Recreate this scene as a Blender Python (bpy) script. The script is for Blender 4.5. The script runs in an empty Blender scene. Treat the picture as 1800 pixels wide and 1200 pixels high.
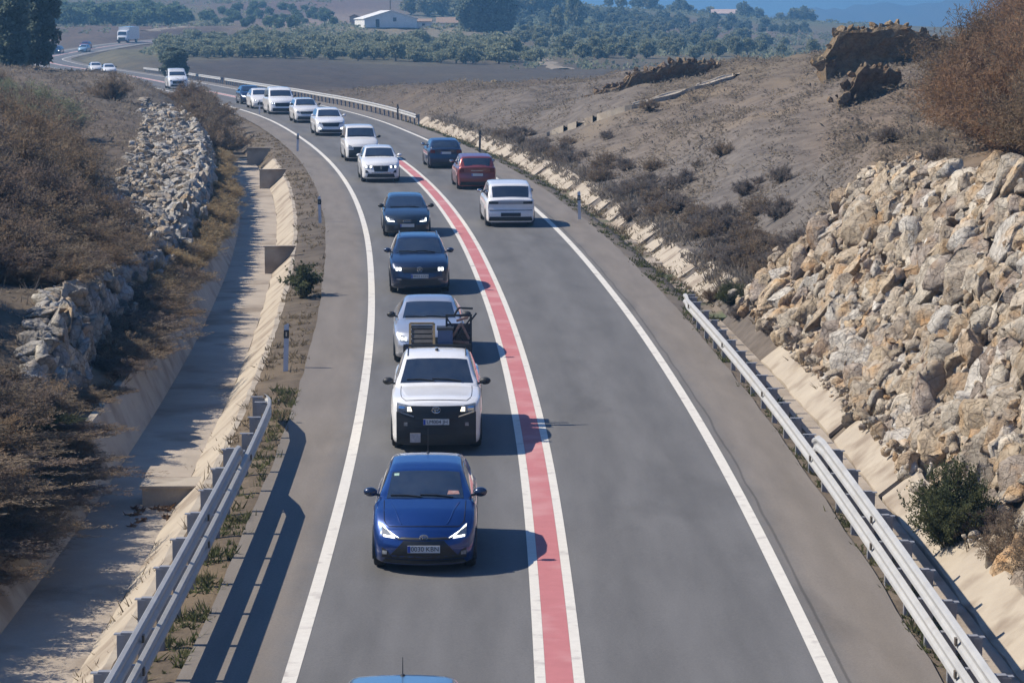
import bpy, bmesh, math, random
import numpy as np
from mathutils import Matrix, Vector

# ------------------------------------------------------------------ camera, sky, sun, exposure
SC = bpy.context.scene
COL = SC.collection
CAM_H = 9.4                      # eye height on the overbridge above the road
FOC = 4800.0                     # focal length in photo pixels (1800 px wide)
HORIZON = 45.0
PITCH = math.atan((600 - HORIZON) / FOC)
SLOPE = 75 / FOC                 # the road climbs gently away from the bridge
cam = bpy.data.objects.new('camera', bpy.data.cameras.new('camera'))
COL.objects.link(cam)
cam.location = (0, 0, CAM_H)
cam.rotation_euler = (math.pi / 2 - PITCH, 0, 0)
cam.data.sensor_width = 36
cam.data.lens = 36 * FOC / 1800
cam.data.clip_start = 0.5
cam.data.clip_end = 30000
SC.camera = cam

SUN_EL, SUN_AZ = math.radians(45), math.radians(-85)      # azimuth from +Y towards +X
W = bpy.data.worlds.new('World')
SC.world = W
W.use_nodes = True
nt = W.node_tree
sky = nt.nodes.new('ShaderNodeTexSky')
sky.sky_type = 'NISHITA'
sky.sun_disc = False
sky.sun_elevation = SUN_EL
sky.sun_rotation = SUN_AZ
sky.air_density = 1.0
sky.dust_density = 0.1
sky.ozone_density = 3.0
sky.altitude = 500
tone = nt.nodes.new('ShaderNodeMix'); tone.data_type = 'RGBA'; tone.blend_type = 'MULTIPLY'; tone.inputs[0].default_value = 1
tone.inputs[7].default_value = (.55, .90, 1.5, 1)          # a clear, deep blue winter sky
nt.links.new(sky.outputs[0], tone.inputs[6])
nt.links.new(tone.outputs[2], nt.nodes['Background'].inputs[0])
nt.nodes['Background'].inputs[1].default_value = 0.06
sd = bpy.data.lights.new('sun', 'SUN')
sd.energy = 5.0
sd.angle = math.radians(0.5)
sd.color = (1.0, 0.92, 0.79)
sun = bpy.data.objects.new('sun', sd)
COL.objects.link(sun)
sdir = Vector((math.sin(SUN_AZ) * math.cos(SUN_EL), math.cos(SUN_AZ) * math.cos(SUN_EL), math.sin(SUN_EL)))
sun.rotation_euler = sdir.to_track_quat('Z', 'Y').to_euler()
SC.view_settings.view_transform = 'Standard'
SC.view_settings.look = 'None'
SC.view_settings.exposure = 0.63
SC.view_settings.gamma = 1
SC.cycles.use_denoising = True
SC.cycles.max_bounces = 6
SC.cycles.transparent_max_bounces = 8
SC.cycles.volume_bounces = 0
rng = random.Random(7)
nr = np.random.RandomState(7)

# ------------------------------------------------------------------ materials
def srgb(r, g, b):
    f = lambda c: (c / 255 / 12.92) if c / 255 <= .04045 else ((c / 255 + .055) / 1.055) ** 2.4
    return (f(r), f(g), f(b))

MATS = {}
def mat(name, c1, c2=None, scale=3.0, rough=.8, bump=0.0, bscale=None, metal=0.0, coat=0.0, spec=.5, detail=6, coord='Position',
        attr=None, emit=None, estr=0.0, stretch=None, trans=0.0, contrast=.2, c3=None, s3=.4, thr3=.62):
    if name in MATS:
        return MATS[name]
    m = bpy.data.materials.new(name)
    m.use_nodes = True
    t = m.node_tree
    b = t.nodes['Principled BSDF']
    b.inputs['Roughness'].default_value = rough
    b.inputs['Metallic'].default_value = metal
    b.inputs['Coat Weight'].default_value = coat
    b.inputs['Coat Roughness'].default_value = .04
    b.inputs['Specular IOR Level'].default_value = spec
    b.inputs['Base Color'].default_value = (*c1, 1)
    src = None
    if c2 is not None or bump:
        if coord == 'Position':
            g = t.nodes.new('ShaderNodeNewGeometry'); src = g.outputs['Position']
        else:
            g = t.nodes.new('ShaderNodeTexCoord'); src = g.outputs['Object']
        if stretch:
            mp = t.nodes.new('ShaderNodeMapping'); mp.inputs['Scale'].default_value = stretch
            t.links.new(src, mp.inputs[0]); src = mp.outputs[0]
    colout = None
    if c2 is not None:
        n = t.nodes.new('ShaderNodeTexNoise')
        n.inputs['Scale'].default_value = scale; n.inputs['Detail'].default_value = detail; n.inputs['Roughness'].default_value = .65
        t.links.new(src, n.inputs['Vector'])
        mr = t.nodes.new('ShaderNodeMapRange')
        mr.inputs[1].default_value = .5 - contrast; mr.inputs[2].default_value = .5 + contrast
        t.links.new(n.outputs[0], mr.inputs[0])
        mx = t.nodes.new('ShaderNodeMix'); mx.data_type = 'RGBA'
        mx.inputs[6].default_value = (*c1, 1); mx.inputs[7].default_value = (*c2, 1)
        t.links.new(mr.outputs[0], mx.inputs[0])
        colout = mx.outputs[2]
    if c3 is not None:
        n = t.nodes.new('ShaderNodeTexNoise')
        n.inputs['Scale'].default_value = s3; n.inputs['Detail'].default_value = 5
        t.links.new(src, n.inputs['Vector'])
        mr = t.nodes.new('ShaderNodeMapRange')
        mr.inputs[1].default_value = thr3 - .08; mr.inputs[2].default_value = thr3 + .08
        t.links.new(n.outputs[0], mr.inputs[0])
        mx = t.nodes.new('ShaderNodeMix'); mx.data_type = 'RGBA'
        t.links.new(mr.outputs[0], mx.inputs[0])
        t.links.new(colout, mx.inputs[6]); mx.inputs[7].default_value = (*c3, 1)
        colout = mx.outputs[2]
    if attr:                                          # per-leaf / per-rock / per-place tint that multiplies
        a = t.nodes.new('ShaderNodeAttribute'); a.attribute_name = attr
        mx = t.nodes.new('ShaderNodeMix'); mx.data_type = 'RGBA'; mx.blend_type = 'MULTIPLY'
        mx.inputs[0].default_value = 1
        if colout: t.links.new(colout, mx.inputs[6])
        else: mx.inputs[6].default_value = (*c1, 1)
        t.links.new(a.outputs['Color'], mx.inputs[7])
        colout = mx.outputs[2]
    if colout:
        t.links.new(colout, b.inputs['Base Color'])
    if bump:
        n = t.nodes.new('ShaderNodeTexNoise')
        n.inputs['Scale'].default_value = bscale or scale * 3; n.inputs['Detail'].default_value = 8; n.inputs['Roughness'].default_value = .7
        t.links.new(src, n.inputs['Vector'])
        bp = t.nodes.new('ShaderNodeBump'); bp.inputs['Strength'].default_value = min(1, bump); bp.inputs['Distance'].default_value = .05 * max(1, bump)
        t.links.new(n.outputs[0], bp.inputs['Height']); t.links.new(bp.outputs[0], b.inputs['Normal'])
    if emit:
        b.inputs['Emission Color'].default_value = (*emit, 1); b.inputs['Emission Strength'].default_value = estr
    if trans:
        tr = t.nodes.new('ShaderNodeBsdfTranslucent')
        if colout: t.links.new(colout, tr.inputs[0])
        else: tr.inputs[0].default_value = (*c1, 1)
        ms = t.nodes.new('ShaderNodeMixShader'); ms.inputs[0].default_value = trans
        t.links.new(b.outputs[0], ms.inputs[1]); t.links.new(tr.outputs[0], ms.inputs[2])
        t.links.new(ms.outputs[0], t.nodes['Material Output'].inputs[0])
    MATS[name] = m
    return m

# ------------------------------------------------------------------ object helpers
def mesh_np(name, V, F, m=None, smooth=False, tint=None):
    """V (n,3) array; F list of faces or (k,3|4) array."""
    me = bpy.data.meshes.new(name)
    V = np.asarray(V, dtype=np.float64)
    if isinstance(F, np.ndarray):
        n, k = F.shape
        me.vertices.add(len(V)); me.vertices.foreach_set('co', V.astype(np.float32).ravel())
        me.loops.add(n * k); me.loops.foreach_set('vertex_index', F.astype(np.int32).ravel())
        me.polygons.add(n)
        me.polygons.foreach_set('loop_start', np.arange(0, n * k, k, dtype=np.int32))
        me.polygons.foreach_set('loop_total', np.full(n, k, dtype=np.int32))
        me.update(calc_edges=True); me.validate()
    else:
        me.from_pydata([tuple(v) for v in V], [], [tuple(f) for f in F]); me.update()
    if m: me.materials.append(m)
    if smooth: me.polygons.foreach_set('use_smooth', np.ones(len(me.polygons), dtype=bool))
    if tint is not None:
        a = me.color_attributes.new('tint', 'FLOAT_COLOR', 'POINT')
        tt = np.ones((len(V), 4)); tt[:, :3] = np.asarray(tint).reshape(len(V), -1)
        a.data.foreach_set('color', tt.astype(np.float32).ravel())
    return me

def link(name, me, parent=None, loc=None):
    o = bpy.data.objects.new(name, me)
    COL.objects.link(o)
    if parent: o.parent = parent
    if loc is not None: o.location = loc
    return o

def tag(o, label=None, cat=None, group=None, kind=None):
    if label: o['label'] = label
    if cat: o['category'] = cat
    if group: o['group'] = group
    if kind: o['kind'] = kind
    return o

def empty(name, label, cat, group=None, loc=(0, 0, 0), rz=0):
    o = bpy.data.objects.new(name, None)
    COL.objects.link(o)
    o.empty_display_size = .3
    o.location = loc; o.rotation_euler = (0, 0, rz)
    return tag(o, label, cat, group)

def dup(src, loc, rz=0, sc=1.0, label=None, group=None, name=None):
    r = src.copy(); COL.objects.link(r)
    if name: r.name = name
    r.location = loc; r.rotation_euler = (0, 0, rz)
    r.scale = sc if isinstance(sc, tuple) else (sc, sc, sc)
    if label: r['label'] = label
    if group: r['group'] = group
    for ch in src.children:
        c = ch.copy(); COL.objects.link(c); c.parent = r
        for g in ch.children:
            d = g.copy(); COL.objects.link(d); d.parent = c
    return r

class MB:
    """collects simple solids into one mesh"""
    def __init__(self): self.V = []; self.F = []
    def add(self, V, F):
        k = len(self.V); self.V += [tuple(v) for v in V]; self.F += [tuple(i + k for i in f) for f in F]
    def box(self, c, s, M=None, bev=0):
        x, y, z = (a / 2 for a in s)
        V = [Vector((sx * x, sy * y, sz * z)) for sx in (-1, 1) for sy in (-1, 1) for sz in (-1, 1)]
        if M: V = [M @ v for v in V]
        V = [v + Vector(c) for v in V]
        self.add(V, [(0, 1, 3, 2), (4, 6, 7, 5), (0, 4, 5, 1), (2, 3, 7, 6), (0, 2, 6, 4), (1, 5, 7, 3)])
    def bar(self, a, b, w, h=None):
        a, b = Vector(a), Vector(b); h = h or w
        d = (b - a); L = d.length; d.normalize()
        up = Vector((0, 0, 1)) if abs(d.z) < .95 else Vector((0, 1, 0))
        s = d.cross(up).normalized(); u = s.cross(d)
        V = []
        for p in (a, b):
            for i, j in ((-1, -1), (1, -1), (1, 1), (-1, 1)):
                V.append(p + s * i * w / 2 + u * j * h / 2)
        self.add(V, [(3, 2, 1, 0), (4, 5, 6, 7), (0, 1, 5, 4), (1, 2, 6, 5), (2, 3, 7, 6), (3, 0, 4, 7)])
    def tube(self, pts, rad, n=8, cap=True):
        pts = [Vector(p) for p in pts]; R = rad if isinstance(rad, (list, tuple)) else [rad] * len(pts)
        V = []; F = []
        for i, p in enumerate(pts):
            d = (pts[min(i + 1, len(pts) - 1)] - pts[max(i - 1, 0)]).normalized()
            up = Vector((0, 0, 1)) if abs(d.z) < .9 else Vector((1, 0, 0))
            s = d.cross(up).normalized(); u = s.cross(d)
            for k in range(n):
                a = 2 * math.pi * k / n
                V.append(p + s * math.cos(a) * R[i] + u * math.sin(a) * R[i])
        for i in range(len(pts) - 1):
            for k in range(n):
                F.append((i * n + k, i * n + (k + 1) % n, (i + 1) * n + (k + 1) % n, (i + 1) * n + k))
        if cap:
            F.append(tuple(range(n - 1, -1, -1))); F.append(tuple((len(pts) - 1) * n + k for k in range(n)))
        self.add(V, F)
    def ell(self, c, r, nu=12, nv=8):
        V = []; F = []
        for j in range(nv + 1):
            t = math.pi * j / nv
            for i in range(nu):
                a = 2 * math.pi * i / nu
                V.append((c[0] + r[0] * math.sin(t) * math.cos(a), c[1] + r[1] * math.sin(t) * math.sin(a), c[2] + r[2] * math.cos(t)))
        for j in range(nv):
            for i in range(nu):
                F.append((j * nu + i, (j + 1) * nu + i, (j + 1) * nu + (i + 1) % nu, j * nu + (i + 1) % nu))
        self.add(V, F)
    def lathe_x(self, prof, n=20, c=(0, 0, 0)):
        """profile of (x, r) about the x axis"""
        V = []; F = []
        for (x, r) in prof:
            for k in range(n):
                a = 2 * math.pi * k / n
                V.append((c[0] + x, c[1] + r * math.cos(a), c[2] + r * math.sin(a)))
        for i in range(len(prof) - 1):
            for k in range(n):
                F.append((i * n + k, i * n + (k + 1) % n, (i + 1) * n + (k + 1) % n, (i + 1) * n + k))
        self.add(V, F)
    def mesh(self, name, m, smooth=False, ang=35):
        me = bpy.data.meshes.new(name)
        me.from_pydata(self.V, [], self.F)
        bm = bmesh.new(); bm.from_mesh(me)
        bmesh.ops.remove_doubles(bm, verts=bm.verts, dist=1e-5)
        bmesh.ops.recalc_face_normals(bm, faces=bm.faces)
        bm.to_mesh(me); bm.free()
        if m: me.materials.append(m)
        if smooth:
            me.polygons.foreach_set('use_smooth', np.ones(len(me.polygons), dtype=bool))
            me.set_sharp_from_angle(angle=math.radians(ang))
        return me
    def build(self, name, m, parent=None, smooth=False, ang=35):
        return link(name, self.mesh(name, m, smooth, ang), parent)

def text_mesh(body, size, m, name='lettering'):
    cu = bpy.data.curves.new(name, 'FONT')
    cu.body = body; cu.size = size; cu.align_x = 'CENTER'; cu.align_y = 'CENTER'; cu.extrude = .002
    o = bpy.data.objects.new(name, cu); COL.objects.link(o)
    dg = bpy.context.evaluated_depsgraph_get()
    me = bpy.data.meshes.new_from_object(o.evaluated_get(dg))
    bpy.data.objects.remove(o); bpy.data.curves.remove(cu)
    me.name = name
    me.materials.clear(); me.materials.append(m)
    return me

# ------------------------------------------------------------------ rays from the bridge and the line of the road
cp, sp = math.cos(PITCH), math.sin(PITCH)
def ray(px, py):
    u = (px - 900) / FOC; v = -(py - 600) / FOC
    d = np.array([u, cp + v * sp, -sp + v * cp])
    return d / d[1]
def at(px, py, y):
    """the point at distance y along the road direction that lies on the sight line of the photo pixel"""
    d = ray(px, py)
    return np.array([d[0] * y, y, CAM_H + d[2] * y])

_CY = [-400, -60, 20, 36, 45, 52, 60, 66, 75, 84, 99, 114, 127, 142.2, 160, 178, 194, 205, 228, 260, 300, 345, 390, 450, 500, 540, 580, 620, 700, 900, 6000]
_CX = [.9, .75, .68, .66, .62, .53, .36, .13, -.18, -.65, -1.5, -2.66, -3.88, -5.6, -8.05, -11.0, -13.9, -16.2, -21.4, -28.3, -36.8, -46.5, -57, -74, -86, -89.5, -85, -76, -55, -40, -40]
def _smooth_line():
    yy = np.arange(-400, 6001, 1.0)
    xx = np.interp(yy, _CY, _CX)
    for _ in range(3):
        k = np.ones(13) / 13
        xx = np.convolve(np.pad(xx, 6, mode='edge'), k, mode='valid')
    return yy, xx
LY, LX = _smooth_line()
LD = np.gradient(LX, LY)
def xc(y): return np.interp(y, LY, LX)
def dxc(y): return np.interp(y, LY, LD)
_ZY = [-400, 0, 150, 185, 200, 215, 240, 300, 390, 470, 540, 590, 640, 720, 6000]
_ZZ = [-400 * SLOPE, 0, 150 * SLOPE, 185 * SLOPE, 3.02, 3.12, 3.15, 2.98, 2.7, 3.0, 3.6, 5.5, 6.8, 8.0, 8.0]
_zz = np.interp(LY, _ZY, _ZZ)
_zz = np.convolve(np.pad(_zz, 5, mode='edge'), np.ones(11) / 11, mode='valid')
def roadz(y): return np.interp(y, LY, _zz)
def offset(x, y): return (x - xc(y)) / np.sqrt(1 + dxc(y) ** 2)
def on_road(y, off, dz=0.0):
    """point at lateral offset off from the road's centre line at station y"""
    n = 1 / math.sqrt(1 + float(dxc(y)) ** 2)
    return Vector((float(xc(y)) + off * n, y - off * float(dxc(y)) * n, float(roadz(y)) + dz))
def frame(y, off, dz=0.0, facing=1):
    """matrix at a point of the road; facing 1: local -Y (the front) looks back at the bridge, -1: away from it"""
    T = (on_road(y + .5, off) - on_road(y - .5, off)).normalized()
    Yv = T * facing
    X = Yv.cross(Vector((0, 0, 1))).normalized(); Z = X.cross(Yv)
    M = Matrix((X, Yv, Z)).transposed().to_4x4()
    M.translation = on_road(y, off, dz)
    return M
# ------------------------------------------------------------------ terrain
def sstep(a, b, x):
    t = np.clip((x - a) / (b - a), 0, 1)
    return t * t * (3 - 2 * t)

_CTRL_PX = [(1300,200,140),(1500,200,120),(1650,200,105),(1750,290,78),(1350,330,105),(1200,330,114),(1100,250,143),(1000,200,180),
 (1000,160,205),(1300,110,172),(1450,103,160),(1150,115,190),(1000,140,220),(820,160,240),(600,150,350),(450,120,420),(600,102,480),
 (900,130,400),(950,125,430),(450,145,330),(350,85,520),(650,70,600),(900,85,560),(1000,75,640),(675,48,650),(850,48,680),(600,5,900),
 (300,30,800),(150,45,700),(150,10,950),(350,0,1000),(800,5,950),(950,20,900),(100,95,560),(250,75,590),(150,88,575),(1100,60,800),
 (1200,80,700),(1200,38,1100),(1060,10,1050),(1150,22,1080),(1250,34,1100),(1350,43,1120),(1450,48,1150),(1600,52,1200),(1800,55,1250),
 (1440,85,700),(1350,95,600),(1350,60,900),(50,120,215),(250,142,190),(100,300,100),(30,200,150),(150,200,150),(0,400,70),(200,136,300),
 (1560,120,140),(1700,100,130),(1600,250,95)]
_CTRL = [tuple(at(*p)) for p in _CTRL_PX] + [
 (.0625*260, 265, 2.6), (20, 310, 1.6), (6, 330, 1.2), (35, 290, 3.6), (60, 300, 5), (30, 260, 4.6),
 (-20, 40, 3.2), (-30, 60, 5), (-60, 150, 8), (-200, 300, 12), (-300, 700, 20), (16, 45, 6.6), (14, 55, 6.4), (20, 30, 6.6), (30, 80, 8.2), (60, 150, 11), (120, 300, 10),
 (250, 700, 9), (400, 1200, 10), (-400, 1200, 34), (0, 1300, 18), (-150, 1200, 28), (-20, -40, 3), (20, -40, 5), (-25, 0, 3.4), (22, 0, 6.2), (-70, 330, 5), (-110, 430, 5)]
_C = np.array(_CTRL)
_A = np.sqrt(((_C[:, None, :2] - _C[None, :, :2]) ** 2).sum(2))
_n = len(_C)
_M = np.zeros((_n + 1, _n + 1)); _M[:_n, :_n] = _A - np.eye(_n) * .3; _M[:_n, _n] = 1; _M[_n, :_n] = 1
_WT = np.linalg.solve(_M, np.append(_C[:, 2], 0))
def hills(x, y):
    x = np.asarray(x, float); y = np.asarray(y, float)
    sh = x.shape; x = x.ravel(); y = y.ravel()
    out = np.empty(len(x))
    for i in range(0, len(x), 20000):
        d = np.sqrt((x[i:i+20000, None] - _C[None, :, 0]) ** 2 + (y[i:i+20000, None] - _C[None, :, 1]) ** 2)
        out[i:i+20000] = d @ _WT[:_n] + _WT[_n]
    far = sstep(1150, 1500, y)
    out = out * (1 - far) + far * -22
    side = sstep(500, 1200, np.abs(x))
    out = out * (1 - side) + side * np.where(y > 1150, -22, 15)
    return out.reshape(sh)

# height of the rock retaining walls above the road, by station
def wall_right(y): return np.interp(y, [-60, 36, 45, 55, 65, 70, 77, 78, 79.5, 80.8, 81.8], [6.2, 6.2, 5.9, 5.4, 4.7, 4.5, 4.3, 3.5, 2.2, .9, 0])
def wall_left(y): return np.interp(y, [54, 58, 61, 70, 76, 84, 110, 150, 172, 182], [0, 1.2, 2.0, 2.0, 1.5, 1.35, 1.35, 1.4, 1.2, 0])

_RO = np.array([0, 5.15, 5.3, 5.9, 6.05, 6.62, 7.25, 7.4])
_RZ = np.array([-.06, -.06, -.05, -.16, -.6, -.6, -.02, .08])
_LO = np.array([0, 5.15, 5.3, 6.35, 6.42, 7.12, 8.72, 9.25, 9.4, 10.0])
_LZ = np.array([-.06, -.06, -.04, -.18, -.32, -.96, -.96, .16, .3, .62])
def terrain(x, y):
    x = np.asarray(x, float); y = np.asarray(y, float)
    o = offset(x, y); a = np.abs(o); rz = roadz(y)
    big = hills(x, y)
    und = .12 * np.sin(x * .9 + 1.3 * np.sin(y * .31)) * np.cos(y * .23 + .7 * np.sin(x * .4)) + .05 * np.sin(x * 2.3 + y * 1.1)
    und = und * np.clip((y - 20) / 90, .3, 1.2)
    rill = (.07 * np.sin((x - .2 * y) * 2.6 + 1.6 * np.sin(y * .11) + .8 * np.sin(x * .5)) + .05 * np.sin((x - .24 * y) * 1.3 + 2.1 * np.sin(y * .07 + 1))) * (.4 + .6 * np.sin(x * .23 + y * .09) ** 2)
    big = big + und * sstep(9, 14, a) + rill * sstep(8.5, 11, o) * (y > 70) * (1 - sstep(220, 300, y))
    # right-hand side
    hw = wall_right(y)
    base = np.interp(a, _RO, _RZ)
    face = 7.5 + .78 * hw
    zr = np.where(a < 7.4, base, np.where(hw > .05, np.interp((a - 7.5) / np.maximum(face - 7.5, .01), [0, 1], [0, 1]) * hw - .3 * np.clip((a - 7.4) * 3, 0, 1) * (a < face + .2), 0))
    zr = np.where((a >= 7.4) & (hw <= .05), .08 + (a - 7.4) * .2, zr)
    k = np.where(hw > .05, sstep(face, face + 4, a), sstep(9.5, 14.5, a))
    right = (rz + zr) * (1 - k) + big * k
    # left-hand side
    hl = wall_left(y)
    zl = np.interp(a, _LO, _LZ)
    zl = np.where(a > 8.75, zl - .28 * (sstep(76, 84, y) + 1 - sstep(53, 56, y)) * np.clip((10.2 - a) / .8, 0, 1), zl)
    t = np.clip((a - 10.0) / .55, 0, 1)
    zl = np.where(a > 10, np.where(hl > .62, .62 + (hl - .62) * t + np.maximum(0, a - 10.55) * .12, .62 + np.maximum(0, a - 10) * .3), zl)
    k = sstep(12, 18, a)
    left = (rz + zl) * (1 - k) + big * k
    near = np.where(o >= 0, right, left)
    # far stretch: a plain carriageway with low banks
    zf = np.interp(a, [0, 5.2, 7, 12], [-.06, -.06, -.35, -.2])
    k = sstep(6.5, 13, a)
    farz = (rz + zf) * (1 - k) + big * k
    w = np.where(o >= 0, sstep(185, 205, y), sstep(165, 185, y))
    z = near * (1 - w) + farz * w
    past = sstep(640, 700, y)                         # the road is out of sight beyond the trees
    return z * (1 - past) + big * past

def hit(px, py, y0=32, y1=1600, lift=0.0):
    """where the sight line of a photo pixel first meets the ground"""
    yy = np.exp(np.linspace(math.log(y0), math.log(y1), 700))
    d = ray(px, py)
    z = CAM_H + d[2] * yy
    g = terrain(d[0] * yy, yy) + lift
    i = np.argmax(z < g)
    if not (z < g).any(): i = len(yy) - 1
    if i > 0:                                          # refine between the two samples
        a, b = z[i-1] - g[i-1], z[i] - g[i]; t = a / (a - b + 1e-9); y = yy[i-1] + (yy[i] - yy[i-1]) * t
        return Vector((d[0] * y, y, g[i-1] + (g[i] - g[i-1]) * t - lift))
    return Vector((d[0] * yy[i], yy[i], g[i] - lift))
def ground_at(x, y): return float(terrain(np.array([x]), np.array([y]))[0])

# ground colours by place (albedo)
_TINT = [((1300,200,140),(.168,.140,.116)),((1600,200,105),(.175,.138,.108)),((1700,280,85),(.165,.13,.10)),((1200,330,114),(.152,.136,.124)),((1000,200,180),(.150,.132,.118)),
 ((1350,420,98),(.140,.126,.115)),((1300,110,172),(.155,.128,.098)),((1000,140,220),(.12,.098,.08)),((600,150,350),(.075,.064,.058)),((450,120,420),(.075,.064,.058)),
 ((900,130,400),(.085,.075,.065)),((700,170,300),(.10,.085,.075)),((650,80,560),(.13,.13,.085)),((950,90,560),(.13,.11,.08)),((350,85,520),(.14,.13,.085)),
 ((250,60,650),(.13,.10,.085)),((200,25,800),(.13,.15,.08)),((300,5,950),(.13,.105,.085)),((500,20,850),(.14,.105,.095)),((580,5,900),(.16,.12,.11)),
 ((850,20,900),(.10,.12,.08)),((1000,50,800),(.115,.135,.07)),((1200,80,700),(.135,.15,.08)),((1250,60,850),(.16,.12,.095)),((1400,80,700),(.13,.11,.08)),
 ((1300,45,1080),(.11,.13,.085)),((100,110,400),(.10,.09,.07)),((100,200,150),(.13,.105,.085)),((50,350,80),(.10,.085,.07)),((250,160,170),(.14,.12,.10)),
 ((200,800,50),(.15,.12,.09)),((1700,1000,42),(.17,.14,.11)),((750,45,680),(.22,.19,.14)),((600,25,800),(.24,.19,.16))]
_TP = np.array([at(*p)[:2] for p, c in _TINT]); _TC = np.array([c for p, c in _TINT])
def tint_at(x, y):
    f = lambda X, Y: np.stack([X / (np.maximum(Y, 0) + 40) * 4, np.log(np.maximum(Y, 0) + 40)], -1)
    q = f(np.asarray(x, float), np.asarray(y, float)); r = f(_TP[:, 0], _TP[:, 1])
    d = ((q[..., None, :] - r) ** 2).sum(-1) + 1e-4
    w = d ** -2.2
    return (w[..., None] * _TC).sum(-2) / w.sum(-1)[..., None]

def build_ground():
    base = [0, 2.6, 5.15, 5.3, 5.6, 5.9, 6.05, 6.35, 6.42, 6.62, 7.0, 7.12, 7.25, 7.4, 7.5]
    r = base + list(np.arange(7.8, 15, .35)) + list(np.arange(15, 40, .5)) + list(np.geomspace(40, 3000, 60)[1:])
    l = base[1:] + [7.9, 8.72, 8.8, 9.0, 9.25, 9.4, 9.7] + list(np.arange(10.0, 15, .3)) + list(np.arange(15, 45, 1.0)) + list(np.geomspace(45, 3000, 60)[1:])
    offs = np.array(sorted([-v for v in l]) + r)
    ys = np.concatenate([np.arange(-60, 30, 6), np.arange(30, 120, 1.0), np.arange(120, 320, 2), np.arange(320, 760, 5), np.geomspace(760, 5000, 50)])
    O, Yg = np.meshgrid(offs, ys)
    n = 1 / np.sqrt(1 + dxc(Yg) ** 2)
    nearw = 1 - sstep(60, 160, np.abs(O))             # grid follows the road near it, then squares up
    X = xc(Yg) * (nearw * (1 - sstep(600, 900, Yg))) + O * (1 + (n - 1) * nearw)
    YY = Yg - O * dxc(Yg) * n * nearw
    Z = terrain(X, YY)
    V = np.stack([X, YY, Z], -1).reshape(-1, 3)
    ny, nx = O.shape
    i = np.arange((ny - 1) * nx).reshape(ny - 1, nx)[:, :-1].ravel()
    F = np.stack([i, i + 1, i + nx + 1, i + nx], 1)
    T = np.concatenate([tint_at(V[k:k+20000, 0], V[k:k+20000, 1]) for k in range(0, len(V), 20000)])
    m = mat('ground_soil', (.58, .56, .55), (1.32, 1.29, 1.22), scale=1.1, rough=.95, bump=1.0, bscale=6, attr='tint', spec=.1, detail=12, contrast=.22,
            c3=(1.22, 1.14, .98), s3=.16, thr3=.6)
    tag(link('ground', mesh_np('ground', V, F, m, True, T)), kind='structure')
build_ground()

# ------------------------------------------------------------------ road surface, markings, drains
def strip(name, offs, dzs, m, y0, y1, step=1.5, uv=True, thick=0, jit=0):
    ys = np.arange(y0, y1 + step, step)
    V = []; UV = []
    for y in ys:
        for o, d in zip(offs, dzs):
            j = (rng.random() - .5) * jit
            p = on_road(y, o + j, d); V.append(p); UV.append((o, y))
    n = len(offs); F = []
    for i in range(len(ys) - 1):
        for k in range(n - 1):
            F.append((i * n + k, i * n + k + 1, (i + 1) * n + k + 1, (i + 1) * n + k))
    if thick:
        b = len(V)
        V += [v - Vector((0, 0, thick)) for v in V]
        F += [tuple(reversed([q + b for q in f])) for f in F]
        for i in range(len(ys) - 1):
            F.append((i * n, (i + 1) * n, (i + 1) * n + b, i * n + b)); F.append(((i + 1) * n + n - 1, i * n + n - 1, i * n + n - 1 + b, (i + 1) * n + n - 1 + b))
        for k in range(n - 1):
            F.append((k + 1, k, k + b, k + 1 + b)); e = (len(ys) - 1) * n
            F.append((e + k, e + k + 1, e + k + 1 + b, e + k + b))
        UV += UV
    me = mesh_np(name, V, F, m, not thick)
    if uv:
        u = me.uv_layers.new(name='lane')
        vi = np.empty(len(me.loops), dtype=np.int32); me.loops.foreach_get('vertex_index', vi)
        u.data.foreach_set('uv', np.array(UV, dtype=np.float32)[vi].ravel())
    return link(name, me)

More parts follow.
